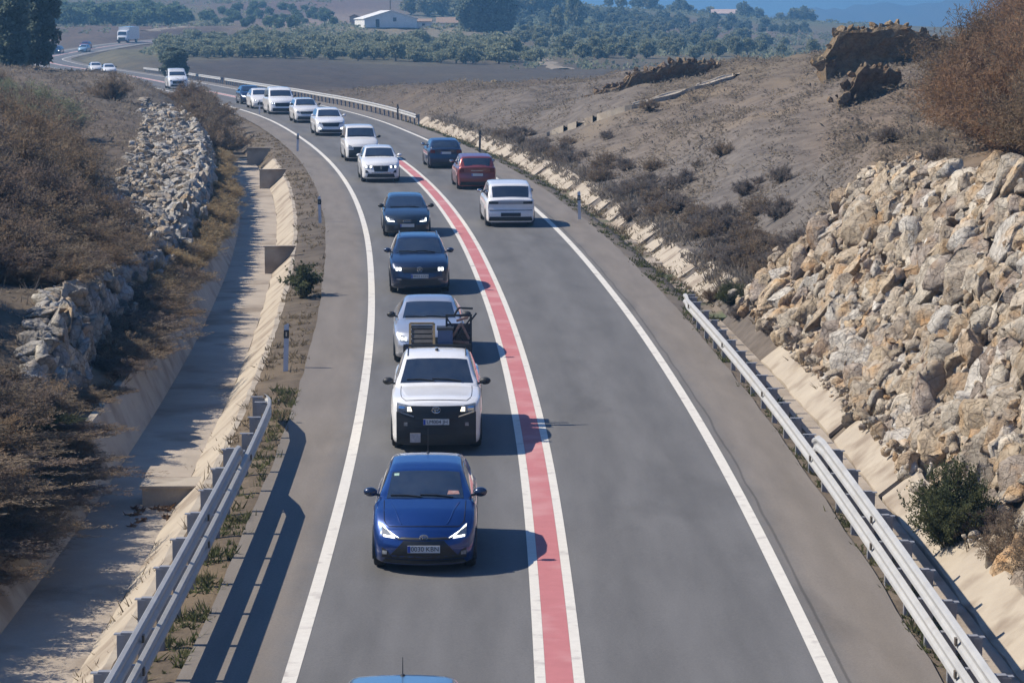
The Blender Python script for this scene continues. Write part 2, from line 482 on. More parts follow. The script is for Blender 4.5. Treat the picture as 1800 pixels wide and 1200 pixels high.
def asphalt_material():
    m = bpy.data.materials.new('asphalt'); m.use_nodes = True
    t = m.node_tree; L = t.links; N = t.nodes.new
    b = t.nodes['Principled BSDF']; b.inputs['Roughness'].default_value = .85; b.inputs['Specular IOR Level'].default_value = .25
    uv = N('ShaderNodeUVMap'); uv.uv_map = 'lane'
    sx = N('ShaderNodeSeparateXYZ'); L.new(uv.outputs[0], sx.inputs[0])
    ab = N('ShaderNodeMath'); ab.operation = 'ABSOLUTE'; L.new(sx.outputs[0], ab.inputs[0])
    geo = N('ShaderNodeNewGeometry')
    n1 = N('ShaderNodeTexNoise'); n1.inputs['Scale'].default_value = 1.6; n1.inputs['Detail'].default_value = 8; L.new(geo.outputs['Position'], n1.inputs[0])
    # wobble the lane/shoulder join
    w = N('ShaderNodeMath'); w.operation = 'MULTIPLY_ADD'; w.inputs[1].default_value = .35; L.new(n1.outputs[0], w.inputs[0]); L.new(ab.outputs[0], w.inputs[2])
    sh = N('ShaderNodeMapRange'); sh.inputs[1].default_value = 3.85; sh.inputs[2].default_value = 4.35; L.new(w.outputs[0], sh.inputs[0])
    mx = N('ShaderNodeMix'); mx.data_type = 'RGBA'; mx.inputs[6].default_value = (.132, .128, .124, 1); mx.inputs[7].default_value = (.178, .155, .132, 1)
    L.new(sh.outputs[0], mx.inputs[0])
    # tyre tracks: slightly darker bands 0.85 m either side of each lane's middle
    d1 = N('ShaderNodeMath'); d1.operation = 'SUBTRACT'; d1.inputs[1].default_value = 1.95; L.new(ab.outputs[0], d1.inputs[0])
    d2 = N('ShaderNodeMath'); d2.operation = 'ABSOLUTE'; L.new(d1.outputs[0], d2.inputs[0])
    d3 = N('ShaderNodeMath'); d3.operation = 'SUBTRACT'; d3.inputs[1].default_value = .8; L.new(d2.outputs[0], d3.inputs[0])
    d4 = N('ShaderNodeMath'); d4.operation = 'ABSOLUTE'; L.new(d3.outputs[0], d4.inputs[0])
    tr = N('ShaderNodeMapRange'); tr.inputs[1].default_value = .05; tr.inputs[2].default_value = .6; tr.inputs[3].default_value = .9; tr.inputs[4].default_value = 1.03; L.new(d4.outputs[0], tr.inputs[0])
    mp = N('ShaderNodeMapping'); mp.inputs['Scale'].default_value = (1, .12, 1); L.new(uv.outputs[0], mp.inputs[0])
    n2 = N('ShaderNodeTexNoise'); n2.inputs['Scale'].default_value = 2.2; n2.inputs['Detail'].default_value = 7; L.new(mp.outputs[0], n2.inputs[0])
    v2 = N('ShaderNodeMapRange'); v2.inputs[1].default_value = .3; v2.inputs[2].default_value = .7; v2.inputs[3].default_value = .88; v2.inputs[4].default_value = 1.1; L.new(n2.outputs[0], v2.inputs[0])
    n3 = N('ShaderNodeTexNoise'); n3.inputs['Scale'].default_value = 28; n3.inputs['Detail'].default_value = 6; n3.inputs['Roughness'].default_value = .8; L.new(geo.outputs['Position'], n3.inputs[0])
    v3 = N('ShaderNodeMapRange'); v3.inputs[1].default_value = .3; v3.inputs[2].default_value = .7; v3.inputs[3].default_value = .8; v3.inputs[4].default_value = 1.2; L.new(n3.outputs[0], v3.inputs[0])
    m1 = N('ShaderNodeMath'); m1.operation = 'MULTIPLY'; L.new(tr.outputs[0], m1.inputs[0]); L.new(v2.outputs[0], m1.inputs[1])
    m2 = N('ShaderNodeMath'); m2.operation = 'MULTIPLY'; L.new(m1.outputs[0], m2.inputs[0]); L.new(v3.outputs[0], m2.inputs[1])
    vm = N('ShaderNodeVectorMath'); vm.operation = 'SCALE'; L.new(mx.outputs[2], vm.inputs[0]); L.new(m2.outputs[0], vm.inputs['Scale'])
    # old patches and seepage stains, and a tarred seam beside the right-hand line
    n4 = N('ShaderNodeTexNoise'); n4.inputs['Scale'].default_value = .55; n4.inputs['Detail'].default_value = 4; n4.inputs['Distortion'].default_value = .6
    mp4 = N('ShaderNodeMapping'); mp4.inputs['Scale'].default_value = (1, .3, 1); mp4.inputs['Location'].default_value = (3.1, 7.7, 0); L.new(uv.outputs[0], mp4.inputs[0]); L.new(mp4.outputs[0], n4.inputs[0])
    v4 = N('ShaderNodeMapRange'); v4.inputs[1].default_value = .56; v4.inputs[2].default_value = .70; v4.inputs[3].default_value = 1.0; v4.inputs[4].default_value = .84; L.new(n4.outputs[0], v4.inputs[0])
    sm = N('ShaderNodeMath'); sm.operation = 'MULTIPLY_ADD'; sm.inputs[1].default_value = .10; L.new(n2.outputs[0], sm.inputs[0]); L.new(sx.outputs[0], sm.inputs[2])
    s2 = N('ShaderNodeMath'); s2.operation = 'SUBTRACT'; s2.inputs[1].default_value = 3.97; L.new(sm.outputs[0], s2.inputs[0])
    s3 = N('ShaderNodeMath'); s3.operation = 'ABSOLUTE'; L.new(s2.outputs[0], s3.inputs[0])
    v5 = N('ShaderNodeMapRange'); v5.inputs[1].default_value = .012; v5.inputs[2].default_value = .035; v5.inputs[3].default_value = .62; v5.inputs[4].default_value = 1.0; L.new(s3.outputs[0], v5.inputs[0])
    m6 = N('ShaderNodeMath'); m6.operation = 'MULTIPLY'; L.new(v4.outputs[0], m6.inputs[0]); L.new(v5.outputs[0], m6.inputs[1])
    vm2 = N('ShaderNodeVectorMath'); vm2.operation = 'SCALE'; L.new(vm.outputs[0], vm2.inputs[0]); L.new(m6.outputs[0], vm2.inputs['Scale'])
    L.new(vm2.outputs[0], b.inputs['Base Color'])
    bp = N('ShaderNodeBump'); bp.inputs['Strength'].default_value = .25; bp.inputs['Distance'].default_value = .02; L.new(n3.outputs[0], bp.inputs['Height']); L.new(bp.outputs[0], b.inputs['Normal'])
    return m
ASPH = asphalt_material()
tag(strip('road', [-5.2, -3.9, -2, 0, 2, 3.9, 5.2], [0] * 7, ASPH, -60, 690, 1.5, jit=.05), kind='structure')
PAINT = mat('road_paint', (.66, .62, .54), (.58, .54, .47), scale=6, rough=.7, bump=.2, bscale=30, c3=(.40, .36, .32), s3=2.5, thr3=.66)
REDP = mat('red_road_coating', (.47, .165, .165), (.41, .14, .14), scale=3, rough=.8, bump=.3, bscale=40, c3=(.50, .24, .23), s3=.8, thr3=.58)
tag(strip('verge_edge_line', [-3.77, -3.57], [.005] * 2, PAINT, -60, 680), kind='structure').name = 'road_edge_line'
tag(strip('road_edge_line', [3.57, 3.77], [.005] * 2, PAINT, -60, 680), kind='structure')
tag(strip('road_centre_line', [-.34, -.19], [.005] * 2, PAINT, -60, 680), kind='structure')
tag(strip('road_centre_line', [.19, .34], [.005] * 2, PAINT, -60, 680), kind='structure')
tag(strip('road_red_strip', [-.188, .188], [.004] * 2, REDP, -60, 680), kind='structure')
CONC = mat('concrete', (.43, .37, .285), (.34, .285, .22), scale=1.1, rough=.9, bump=.35, bscale=14, c3=(.24, .19, .14), s3=.9, thr3=.58)
CONCF = mat('drain_floor_concrete', (.40, .335, .265), (.32, .268, .21), scale=.8, rough=.95, bump=.5, bscale=12, c3=(.22, .175, .13), s3=.5, thr3=.6)
tag(strip('drain_slope', [-7.1, -6.42, -6.28], [-.8, -.17, -.17], CONC, 15, 150, 1.0, thick=.1, jit=.05), kind='structure')
tag(strip('drain_floor', [-8.7, -7.1], [-.81, -.81], CONCF, 15, 160, 1.5, thick=.08), kind='structure')
for a, b, zt in ((15, 55.3, .05), (55.45, 66, .3), (66.15, 78, .3), (78.15, 96, .05), (96.2, 118, .03), (118.2, 150, .03)):
    tag(strip('drain_slope', [-9.34, -9.18, -8.7], [zt, zt, -.8], CONC, a, b, 1.0, thick=.1), kind='structure')
SOIL = mat('gutter_soil', (.17, .135, .10), (.24, .19, .135), scale=1.6, rough=1, bump=.8, bscale=12, c3=(.10, .115, .06), s3=.7, thr3=.57)
tag(strip('drain_floor', [5.95, 6.06, 6.6], [-.18, -.47, -.47], CONCF, 15, 80, 1.5, thick=.08), kind='structure')
tag(strip('gutter_soil', [5.6, 6.1, 6.7, 6.95], [-.10, -.42, -.43, -.36], SOIL, 80, 195, 1.0, thick=.08, jit=.14), kind='structure')
for a, b in ((86.5, 89.2), (95.5, 97), (103, 103.8), (119, 121)):
    tag(strip('drain_floor', [6.0, 6.65], [-.40, -.40], CONCF, a, b, .6, thick=.06, jit=.12), kind='structure')
for a, b, o in ((15, 52, 7.25), (52.1, 58.5, 7.2), (59.2, 71, 7.22), (83.5, 89.5, 7.55), (90.8, 95, 7.4), (95.6, 98.2, 7.3), (99.4, 101, 7.25), (102.5, 107.5, 7.42), (110, 111.6, 7.25), (112.6, 115.5, 7.35), (117, 119, 7.25), (120.5, 128, 7.45), (129.2, 139, 7.5), (140, 152, 7.45), (153, 166, 7.45), (167, 190, 7.4)):
    zt = .06 if b < 80 else .02 + (o - 7.25) * .7
    tag(strip('drain_slope', [6.62, o, o + .1], [-.44, zt, zt], CONC, a, b - .4, .9, thick=.1, jit=.08 if b < 80 else .15), kind='structure')

TRACK = mat('dirt_track', (.27, .22, .16), (.21, .17, .12), scale=.6, rough=1)
def track(pix, w):
    px = np.linspace(pix[0][0], pix[-1][0], 40); py = np.interp(px, [q[0] for q in pix], [q[1] for q in pix]); P = [hit(a, b, 200) for a, b in zip(px, py)]
    V = []; F = []
    for i, q in enumerate(P):
        t = P[min(i + 1, 39)] - P[max(i - 1, 0)]; t.z = 0; t.normalize(); sd = Vector((t.y, -t.x, 0)) * w
        for k in (-1, -.4, .4, 1): c = q + sd * k; V.append((c.x, c.y, ground_at(c.x, c.y) + .12 - (.3 if abs(k) == 1 else 0)))
    for i in range(39):
        for k in range(3): F.append((i * 4 + k, i * 4 + k + 1, i * 4 + k + 5, i * 4 + k + 4))
    tag(link('dirt_track', mesh_np('dirt_track', V, F, TRACK, True)), kind='structure')
track([(882, 66), (905, 80), (935, 98), (985, 122)], 2.6)
track([(255, 55), (290, 50), (335, 47)], 2.2)
# mountain range beyond the plain
def build_mountain():
    px = np.arange(900, 2300, 10)
    sky = np.interp(px, [900, 1250, 1400, 1480, 1560, 1640, 1700, 1760, 1900, 2300], [30, 34, 22, 12, 9, 3, -4, -6, 6, 25])
    V = []; n = len(px)
    for j, (dy, f) in enumerate(((4100, 1.0), (3850, .72), (3600, .4), (3300, 0.0), (4500, .3), (4900, 0))):
        for a, b in zip(px, sky):
            top = CAM_H + (45 - b) / FOC * 4100 + 3 * math.sin(a * .05) + 2 * math.sin(a * .13)
            V.append(((a - 900) / FOC * 4100, dy + 90 * math.sin(a * .03), -23 + (top + 23) * f * (1 + .05 * math.sin(a * .09 + 2 * j) * (f < .99))))
    F = []
    for r0, r1 in ((3, 2), (2, 1), (1, 0), (0, 4), (4, 5)):
        for i in range(n - 1):
            F.append((r0 * n + i, r0 * n + i + 1, r1 * n + i + 1, r1 * n + i))
    m = mat('far_mountain', (.10, .09, .07), (.07, .075, .055), scale=.006, rough=1)
    tag(link('mountains', mesh_np('mountains', V, F, m, True)), kind='structure')
build_mountain()
# ------------------------------------------------------------------ vehicles
def paint(name, c, metal=.35, rough=.28):
    return mat('car_paint_' + name, c, tuple(min(1, v * 1.12 + .004) for v in c), scale=2.5, rough=rough, metal=metal, coat=1.0, coord='Object')
P_BLUE = paint('cobalt', (.006, .034, .16), .4)
P_WHITE = paint('white', (.72, .71, .69), 0, .35)
P_WHITE2 = paint('dusty_white', (.66, .64, .61), 0, .4)
P_NAVY = paint('navy', (.012, .022, .055), .3)
P_SLATE = paint('slate', (.02, .028, .04), .3)
P_SILVER = paint('silver', (.50, .51, .53), .6)
P_RED = paint('red', (.21, .040, .032), .3)
P_SKYBLUE = paint('steel_blue', (.13, .24, .36), .4)  # paint lightened to take in the sky reflected by the roof
P_PALE = paint('pale_blue', (.30, .42, .48), .3)
GLASS = mat('car_glass', (.012, .018, .030), (.034, .040, .050), scale=3.2, rough=.05, spec=.9, coord='Object', coat=1.0)
RUBBER = mat('tyre_rubber', (.018, .018, .018), (.03, .029, .027), scale=8, rough=.85, coord='Object')
BLACKP = mat('black_plastic', (.018, .019, .021), (.026, .027, .028), scale=9, rough=.55, coord='Object')
GRILLE = mat('grille_black', (.010, .011, .013), (.018, .019, .021), scale=40, rough=.45, coord='Object')
CHROME = mat('chrome', (.62, .63, .65), (.5, .51, .53), scale=12, rough=.18, metal=1, coord='Object')
ALLOY = mat('alloy', (.42, .43, .45), (.34, .35, .37), scale=9, rough=.3, metal=.9, coord='Object')
LENS = mat('lamp_lens', (.30, .32, .34), (.10, .11, .12), scale=16, rough=.12, coord='Object', coat=.6)
LAMPON = mat('lamp_lit', (.9, .92, .9), emit=(1, 1, .92), estr=2.2)
LAMPWARM = mat('lamp_lit_warm', (.9, .85, .7), emit=(1, .86, .6), estr=1.6)
LAMPSOFT = mat('lamp_lit_soft', (.8, .84, .86), emit=(.92, .97, 1), estr=.9)
TAIL = mat('tail_lamp_red', (.16, .012, .012), (.10, .008, .008), scale=14, rough=.2, coord='Object', coat=.5)
PLATE = mat('plate_white', (.62, .62, .60), (.55, .55, .54), scale=10, rough=.5, coord='Object')
PLATEBLUE = mat('plate_blue', (.02, .06, .35), rough=.5)
INK = mat('plate_ink', (.012, .012, .012), rough=.6)

class Shell:
    """a car body defined by its profiles; y runs from the nose (0) to the tail (L)"""
    def __init__(s, L, W, H, ride=.18, lip=.70, hood=.95, cowl=1.0, wst=1.85, wsz=None, rend=3.3, rz=None, rwb=3.8, rwz=1.0, belt=.98, tail=.95,
                 roofw=.66, bulge=.30, rbulge=.14, nose=None, shoulder=.93, flat=1.0, bed=None):
        s.L, s.W, s.H, s.ride = L, W, H, ride
        s.hood, s.cowl, s.wst, s.rend, s.rwb, s.roofw, s.bulge, s.rbulge, s.shoulder = hood, cowl, wst, rend, rwb, roofw, bulge, rbulge, shoulder
        s.w = W / 2
        wsz = wsz or H - .07; rz = rz or H - .06
        s.zb_ = ([0, .10, .28, hood * .6, hood, hood + .4, L * .62, min(rwb, L - .12), L - .05, L], [lip, lip + .055, lip + .10, lip + (cowl - lip) * .74, cowl, max(belt, cowl - .02), belt + .02, tail + .01, tail, tail - .05])
        if bed:                                            # pickup: bed rails instead of a tail
            s.zb_ = ([0, .10, .28, hood * .6, hood, hood + .4, L * .62, L], [lip, lip + .055, lip + .10, lip + (cowl - lip) * .74, cowl, belt, belt + .02, belt + .02])
        mid = (wst + rend) / 2
        s.zr_ = ([hood - .08, wst, wst + .25, mid, rend - .15, rend, rwb, rwb + .05], [cowl - .03, wsz, H - .025, H, rz + .03, rz, rwz, 0.0])
        s.nose_ = nose or ([ride, ride + .1, ride + .3, lip - .08, lip + .05], [.12, .02, 0, .06, .15])
    def zb(s, y): return float(np.interp(y, *s.zb_))
    def zr(s, y):
        if y < s.zr_[0][0]: return 0
        return float(np.interp(y, *s.zr_))
    def wid(s, y):
        L = s.L
        return s.w * float(np.interp(y, [0, .06, .2, .5, .9, 1.4, L - .9, L - .35, L - .1, L], [.85, .90, .955, .985, 1, 1, 1, .985, .95, .91]))
    def section(s, y):
        zb, zr, w = s.zb(y), s.zr(y), s.wid(y)
        g = max(0.0, zr - zb); hmax = s.H - s.zb(s.L * .55)
        k = min(1.0, g / hmax)
        kk = float(sstep(0, .12, g))
        r = s.ride
        ctl = [(.88, 0), (.97, .08), (.985, .40), (1.0, .66), (.985, .88), (s.shoulder, .975)]
        pts = [(a * w, r + (zb - r) * b) for a, b in ctl]
        wb = s.shoulder * w - .02
        xr = wb + (s.roofw * s.w - wb) * k
        hood = [(.84 * w, zb + .005), (.72 * w, zb + .018), (.52 * w, zb + .03), (.28 * w, zb + .04), (0, zb + .044)]
        top = zb + g
        cab = [(wb, zb + .012), ((wb * .45 + xr * .55), zb + g * .52), (xr, max(top - .085, zb + g * .7)), (xr * .80, top - .018), (0, max(top, zb + .044))]
        for a, b in zip(hood, cab):
            pts.append((a[0] + (b[0] - a[0]) * kk, a[1] + (b[1] - a[1]) * kk))
        # smooth with Catmull-Rom
        P = np.array(pts); out = []
        Q = np.vstack([P[0] * 2 - P[1], P, [-P[-2][0], P[-2][1]]])
        for i in range(len(P) - 1):
            p0, p1, p2, p3 = Q[i:i + 4]
            for t in (0, .34, .67):
                out.append(.5 * ((2 * p1) + (-p0 + p2) * t + (2 * p0 - 5 * p1 + 4 * p2 - p3) * t * t + (-p0 + 3 * p1 - 3 * p2 + p3) * t ** 3))
        out.append(P[-1])
        out = np.array(out)
        out[:, 0] = np.maximum(out[:, 0], 0)
        out[:, 1] = np.maximum.accumulate(out[:, 1])
        return out
    def yshift(s, y, x, z):
        df = float(np.interp(y, [0, .25, s.hood, s.wst + .3], [1, .75, .42, 0]))
        dr = float(np.interp(y, [s.rend - .4, s.L - .3, s.L], [0, .6, 1]))
        q = (x / s.w) ** 2
        n = float(np.interp(z, *s.nose_)) * float(np.interp(y, [0, .35], [1, 0]))
        rr = float(np.interp(z, [s.ride, s.ride + .15, .5, .75], [.10, .02, 0, .04])) * float(np.interp(y, [s.L - .35, s.L], [0, 1]))
        return df * s.bulge * q + n - dr * s.rbulge * q - rr
    def stations(s):
        return np.unique(np.concatenate([np.array([0, .03, .07, .13, .2, .3]), np.linspace(.3, s.L - .3, 36), np.array([s.hood - .08, s.hood, s.wst, s.rend, s.rwb]), s.L - np.array([.3, .2, .13, .07, .03, 0])]))
    def body(s):
        ys = s.stations(); mb = MB(); V = []; F = []
        secs = [s.section(y) for y in ys]; n = len(secs[0])
        for y, sec in zip(ys, secs):
            row = [(x, z) for x, z in sec] + [(-x, z) for x, z in sec[::-1][1:]]
            V += [(x, y + s.yshift(y, x, z), z) for x, z in row]
        m = 2 * n - 1
        for i in range(len(ys) - 1):
            for j in range(m - 1):
                F.append((i * m + j, i * m + j + 1, (i + 1) * m + j + 1, (i + 1) * m + j))
            F.append((i * m + m - 1, i * m, (i + 1) * m, (i + 1) * m + m - 1))
        mb.add(V, F)
        for y, sec, sg in ((ys[0], secs[0], 1), (ys[-1], secs[-1], -1)):
            V = []; F = []; nx = 12
            for x, z in sec:
                for t in np.linspace(-1, 1, nx + 1):
                    V.append((x * t, y + s.yshift(y, x * t, z), z))
            for j in range(n - 1):
                for i in range(nx):
                    f = (j * (nx + 1) + i, j * (nx + 1) + i + 1, (j + 1) * (nx + 1) + i + 1, (j + 1) * (nx + 1) + i)
                    F.append(f if sg > 0 else f[::-1])
            mb.add(V, F)
        return mb
    # surfaces to lay trim on
    def front(s, x, z, d): return (x, s.yshift(0, x, z) - d, z)
    def rear(s, x, z, d): return (x, s.L + s.yshift(s.L, x, z) + d, z)
    def topz(s, y, x):
        sec = s.section(y)[12:]
        return float(np.interp(abs(x), sec[::-1, 0], sec[::-1, 1]))
    def edge(s, y):
        sec = s.section(y); return sec
    def top(s, x, y, d):
        return (x, y + s.yshift(y, x, s.H * .8) - (d * .55 if y < s.L / 2 else -d * .55), s.topz(y, x) + d * .8)
    def sidex(s, y, z):
        sec = s.section(y); return float(np.interp(z, sec[:, 1], sec[:, 0]))

def patch(fn, corners, nu=6, nv=4, d=.008, sink=.03):
    """a closed slab lying on a curved surface; corners: bottom-left, bottom-right, top-right, top-left"""
    a, b, c, e = [np.array(q, float) for q in corners]
    V = []
    for dd in (d, -sink):
        for j in range(nv + 1):
            for i in range(nu + 1):
                u, v = i / nu, j / nv
                p = (a * (1 - u) + b * u) * (1 - v) + (e * (1 - u) + c * u) * v
                V.append(fn(p[0], p[1], dd))
    n = (nu + 1); N = n * (nv + 1); F = []
    for j in range(nv):
        for i in range(nu):
            q = (j * n + i, j * n + i + 1, (j + 1) * n + i + 1, (j + 1) * n + i)
            F.append(q); F.append(tuple(k + N for k in q[::-1]))
    ring = [i for i in range(n)] + [j * n + nu for j in range(1, nv + 1)] + [nv * n + i for i in range(nu - 1, -1, -1)] + [j * n for j in range(nv - 1, 0, -1)]
    for k in range(len(ring)):
        p, q = ring[k], ring[(k + 1) % len(ring)]
        F.append((q, p, p + N, q + N))
    return V, F

def mirror_q(q): return [(-q[1][0], q[1][1]), (-q[0][0], q[0][1]), (-q[3][0], q[3][1]), (-q[2][0], q[2][1])]

def wheel(parent, x, y, r, wd, m):
    t = MB(); h = wd / 2
    t.lathe_x([(-h, r * .62), (-h, r * .9), (-h * .8, r * .985), (0, r), (h * .8, r * .985), (h, r * .9), (h, r * .62), (-h, r * .62)], 24, (x, y, r))
    w = t.build('wheel', RUBBER, parent, True, 50)
    k = MB(); s = 1 if x > 0 else -1
    k.lathe_x([(s * h * .55, .001), (s * h * .7, r * .12), (s * h * .72, r * .5), (s * h * .95, r * .62), (s * h * .5, r * .63), (s * h * .2, r * .5), (s * h * .2, .001)], 20, (x, y, r))
    k.build('rim', m, w, True, 40)

def car(name, label, cat, S, M, col, parts, wheels=None, group=None, mirror=True, rim=ALLOY, side=True, windscreen=True, rear_glass=True, mcol=None, wiper=True, handles=True, roof_rails=False):
    root = empty(name, label, cat, group)
    W2 = S.w
    S.body().build('body', col, root, True, 42)
    if windscreen:
        a, b = S.hood + .10, S.wst - .05
        xa = S.sidex(a + .02, S.zb(a) + .02) * .86; xb = S.roofw * W2 * .93
        patch_o = MB(); patch_o.add(*patch(S.top, [(-xa, a), (xa, a), (xb, b), (-xb, b)], 12, 10, .007))
        g = patch_o.build('windscreen', GLASS, root, True, 50)
        if wiper:
            for x0, x1 in ((-.05, -.55), (.45, -.08)):
                w = MB(); w.tube([S.top(x0 * W2 * 1.2, a + .015, .02), S.top((x0 + x1) / 2 * W2 * 1.2, a + .055, .022), S.top(x1 * W2 * 1.2, a + .06, .02)], .012, 5)
                w.build('wiper', BLACKP, g)
    if rear_glass:
        e = S.rwb - S.rend; a, b = S.rwb - min(.07, .12 * e), S.rend + min(.08, .12 * e)
        xa = S.sidex(a, S.zb(a) + .02) * .84; xb = S.roofw * W2 * .92
        q = MB(); q.add(*patch(S.top, [(-xa, a), (xa, a), (xb, b), (-xb, b)], 10, 8, .007))
        q.build('rear_window', GLASS, root, True, 50)
    if side:
        spans = side if isinstance(side, list) else [(S.hood + .28, (S.wst + S.rend) / 2 - .1), ((S.wst + S.rend) / 2 - .03, S.rend - .02)]
        for sg in (1, -1):
            for y0, y1 in spans:
                def fn(y, v, d, sg=sg):
                    lo = S.zb(y) + .05; hi = max(lo + .004, S.zr(y) - .10)
                    z = lo + (hi - lo) * v
                    x = S.sidex(y, z) + d
                    return (sg * x, y + S.yshift(y, x, z), z)
                q = MB(); q.add(*patch(fn, [(y0, 0), (y1, 0), (y1, 1), (y0, 1)], 8, 3, .006, .02))
                q.build('side_window', GLASS, root, True, 50)
    if mirror:
        for sg in (1, -1):
            y = S.hood + .34; z = S.zb(y) + .07; x = S.sidex(y, z - .05)
            q = MB(); q.ell((sg * (x + .135), y + .02, z + .045), (.115, .085, .078), 14, 10)
            o = q.build('wing_mirror', mcol or BLACKP, root, True, 60)
            q = MB(); q.bar((sg * (x - .03), y, z - .01), (sg * (x + .08), y, z + .015), .05, .035); q.build('mirror_arm', BLACKP, o)
            q = MB(); q.ell((sg * (x + .135), y + .075, z + .045), (.095, .035, .06), 12, 8); q.build('mirror_glass', CHROME, o, True)
    # wheels
    wy, r, wd = wheels or ((.80, S.L - .72), .315, .205)
    for y in wy:
        for sg in (1, -1):
            q = MB(); q.lathe_x([(sg * -.22, .001), (sg * -.22, r + .055), (sg * .006, r + .055), (sg * .006, r * .6), (sg * -.05, .001)], 22, (sg * S.wid(y) * .985, y + .0, r + .01))
            q.V = [(vx, vy, max(vz, S.ride + .02)) for vx, vy, vz in q.V]; q.build('wheel_arch', BLACKP, root, True, 40)
            wheel(root, sg * (S.wid(y) - wd / 2 - .02), y, r, wd, rim)
    for p in parts:                                        # (name, where, corners in half-widths and metres, material, proud, mirrored, label)
        nm, where, q, m = p[:4]; d = p[4] if len(p) > 4 else .008; mir = p[5] if len(p) > 5 else False
        q = [(x * W2, z) for x, z in q]
        for qq in ([q, mirror_q(q)] if mir else [q]):
            o = MB(); o.add(*patch(S.front if where == 'f' else S.rear, qq, 8, 4, d))
            o = o.build(nm, m, root, True, 50)
            if len(p) > 6 and p[6]:
                for nm2, q2, m2, d2 in p[6]:
                    q2 = [(x * W2, z) for x, z in q2]
                    if qq is not q: q2 = mirror_q(q2)
                    b = MB(); b.add(*patch(S.front if where == 'f' else S.rear, q2, 6, 3, d2)); b.build(nm2, m2, o, True, 50)
    if roof_rails:
        for sg in (1, -1):
            q = MB(); ys = np.linspace(S.wst + .25, S.rend - .1, 8); x = sg * S.roofw * W2 * .9
            q.tube([(x, y, S.topz(y, abs(x)) + (.045 if 0 < i < 7 else -.01)) for i, y in enumerate(ys)], .018, 6); q.build('roof_rail', CHROME, root, True)
    root.matrix_world = M
    return root

def add_plate(root, S, where, z, text, w=.52, h=.115, x0=0.0, d=.02, tilt=0):
    f = S.front if where == 'f' else S.rear
    y = f(x0, z, d)[1]
    mb = MB(); mb.box((x0, y, z), (w, .014, h)); o = mb.build('number_plate', PLATE, root)
    sg = -1 if where == 'f' else 1
    mb = MB(); mb.box((x0 + sg * (w / 2 - .025), y + sg * .001, z), (.045, .015, h - .008)); mb.build('plate_band', PLATEBLUE, o)
    if text:
        me = text_mesh(text, h * .92, INK)
        t = link('plate_lettering', me, o)
        t.rotation_euler = (math.pi / 2, 0, 0 if where == 'f' else math.pi)
        t.location = (x0 + .02 * (1 if where == 'f' else -1) * (-sg if False else 1), y + sg * .009, z)
    return o

def ring_emblem(root, S, x0, z, rx, rz, kind, d=.016, where='f'):
    f = S.front if where == 'f' else S.rear
    y = f(x0, z, d)[1]; mb = MB()
    def ell(cx, cz, a, b, th=.009):
        mb.tube([(x0 + cx + a * math.cos(t), y, z + cz + b * math.sin(t)) for t in np.linspace(0, 2 * math.pi, 25)], th, 5, False)
    ell(0, 0, rx, rz)
    if kind == 'ovals':
        ell(0, rz * .42, rx * .62, rz * .5, .008); ell(0, -.1 * rz, rx * .3, rz * .85, .008)
    elif kind == 'round':
        for a, b in (((-.55, .6), (-.2, -.62)), ((-.2, -.62), (0, 0)), ((0, 0), (.2, -.62)), ((.2, -.62), (.55, .6)), ((-.22, .7), (0, .1)), ((0, .1), (.22, .7))):
            mb.bar((x0 + a[0] * rx, y, z + a[1] * rz), (x0 + b[0] * rx, y, z + b[1] * rz), .012, .012)
    elif kind == 'rings':
        mb.V = []; mb.F = []
        for q in (-1.5, -.5, .5, 1.5): ell(q * rx * .75, 0, rx * .5, rz, .008)
    elif kind == 'diamond':
        mb.V = []; mb.F = []
        for a, b in (((0, 1), (.6, 0)), ((.6, 0), (0, -1)), ((0, -1), (-.6, 0)), ((-.6, 0), (0, 1))):
            mb.bar((x0 + a[0] * rx, y, z + a[1] * rz), (x0 + b[0] * rx, y, z + b[1] * rz), .016, .016)
    return mb.build('emblem', CHROME, root, True, 60)

def antenna(root, S, y, L=.4, lean=.25, x=0.0):
    z = S.topz(y, x) - .01
    mb = MB(); mb.tube([(x, y, z), (x, y + L * lean, z + L)], [.007, .004], 5); mb.ell((x, y, z + .01), (.03, .05, .022), 10, 6)
    return mb.build('antenna', BLACKP, root, True)

def spot(px, py, facing=1, head=None):
    """matrix of a vehicle whose near end meets the road at a photo pixel"""
    yy = np.linspace(25, 640, 12000); d = ray(px, py)
    z = CAM_H + d[2] * yy
    i = int(np.argmax(z < roadz(yy))); y = float(yy[i]); x = float(d[0] * yy[i])
    n = math.sqrt(1 + float(dxc(y)) ** 2)
    o = float(offset(np.array(x), np.array(y)))
    st = y + o * float(dxc(y)) / n
    return frame(st, o, 0.012, facing), st, o
# ---- the blue hatchback in front
def hatch(L=3.95, W=1.70, H=1.50, **k):
    a = dict(ride=.15, lip=.66, hood=.98, cowl=1.00, wst=1.78, wsz=1.41, rend=3.42, rz=1.40, rwb=3.80, rwz=1.02, belt=.99, tail=.98, roofw=.70); a.update(k)
    return Shell(L, W, H, **a)
def suv(L=4.45, W=1.84, H=1.66, **k):
    a = dict(ride=.18, lip=.84, hood=1.12, cowl=1.10, wst=1.92, wsz=1.57, rend=3.85, rz=1.56, rwb=4.30, rwz=1.12, belt=1.10, tail=1.06, roofw=.70, bulge=.24); a.update(k)
    return Shell(L, W, H, **a)
def sedan(L=4.67, W=1.81, H=1.46, **k):
    a = dict(ride=.15, lip=.68, hood=1.22, cowl=.97, wst=2.05, wsz=1.38, rend=3.35, rz=1.36, rwb=4.10, rwz=1.02, belt=.96, tail=1.0, roofw=.68); a.update(k)
    return Shell(L, W, H, **a)
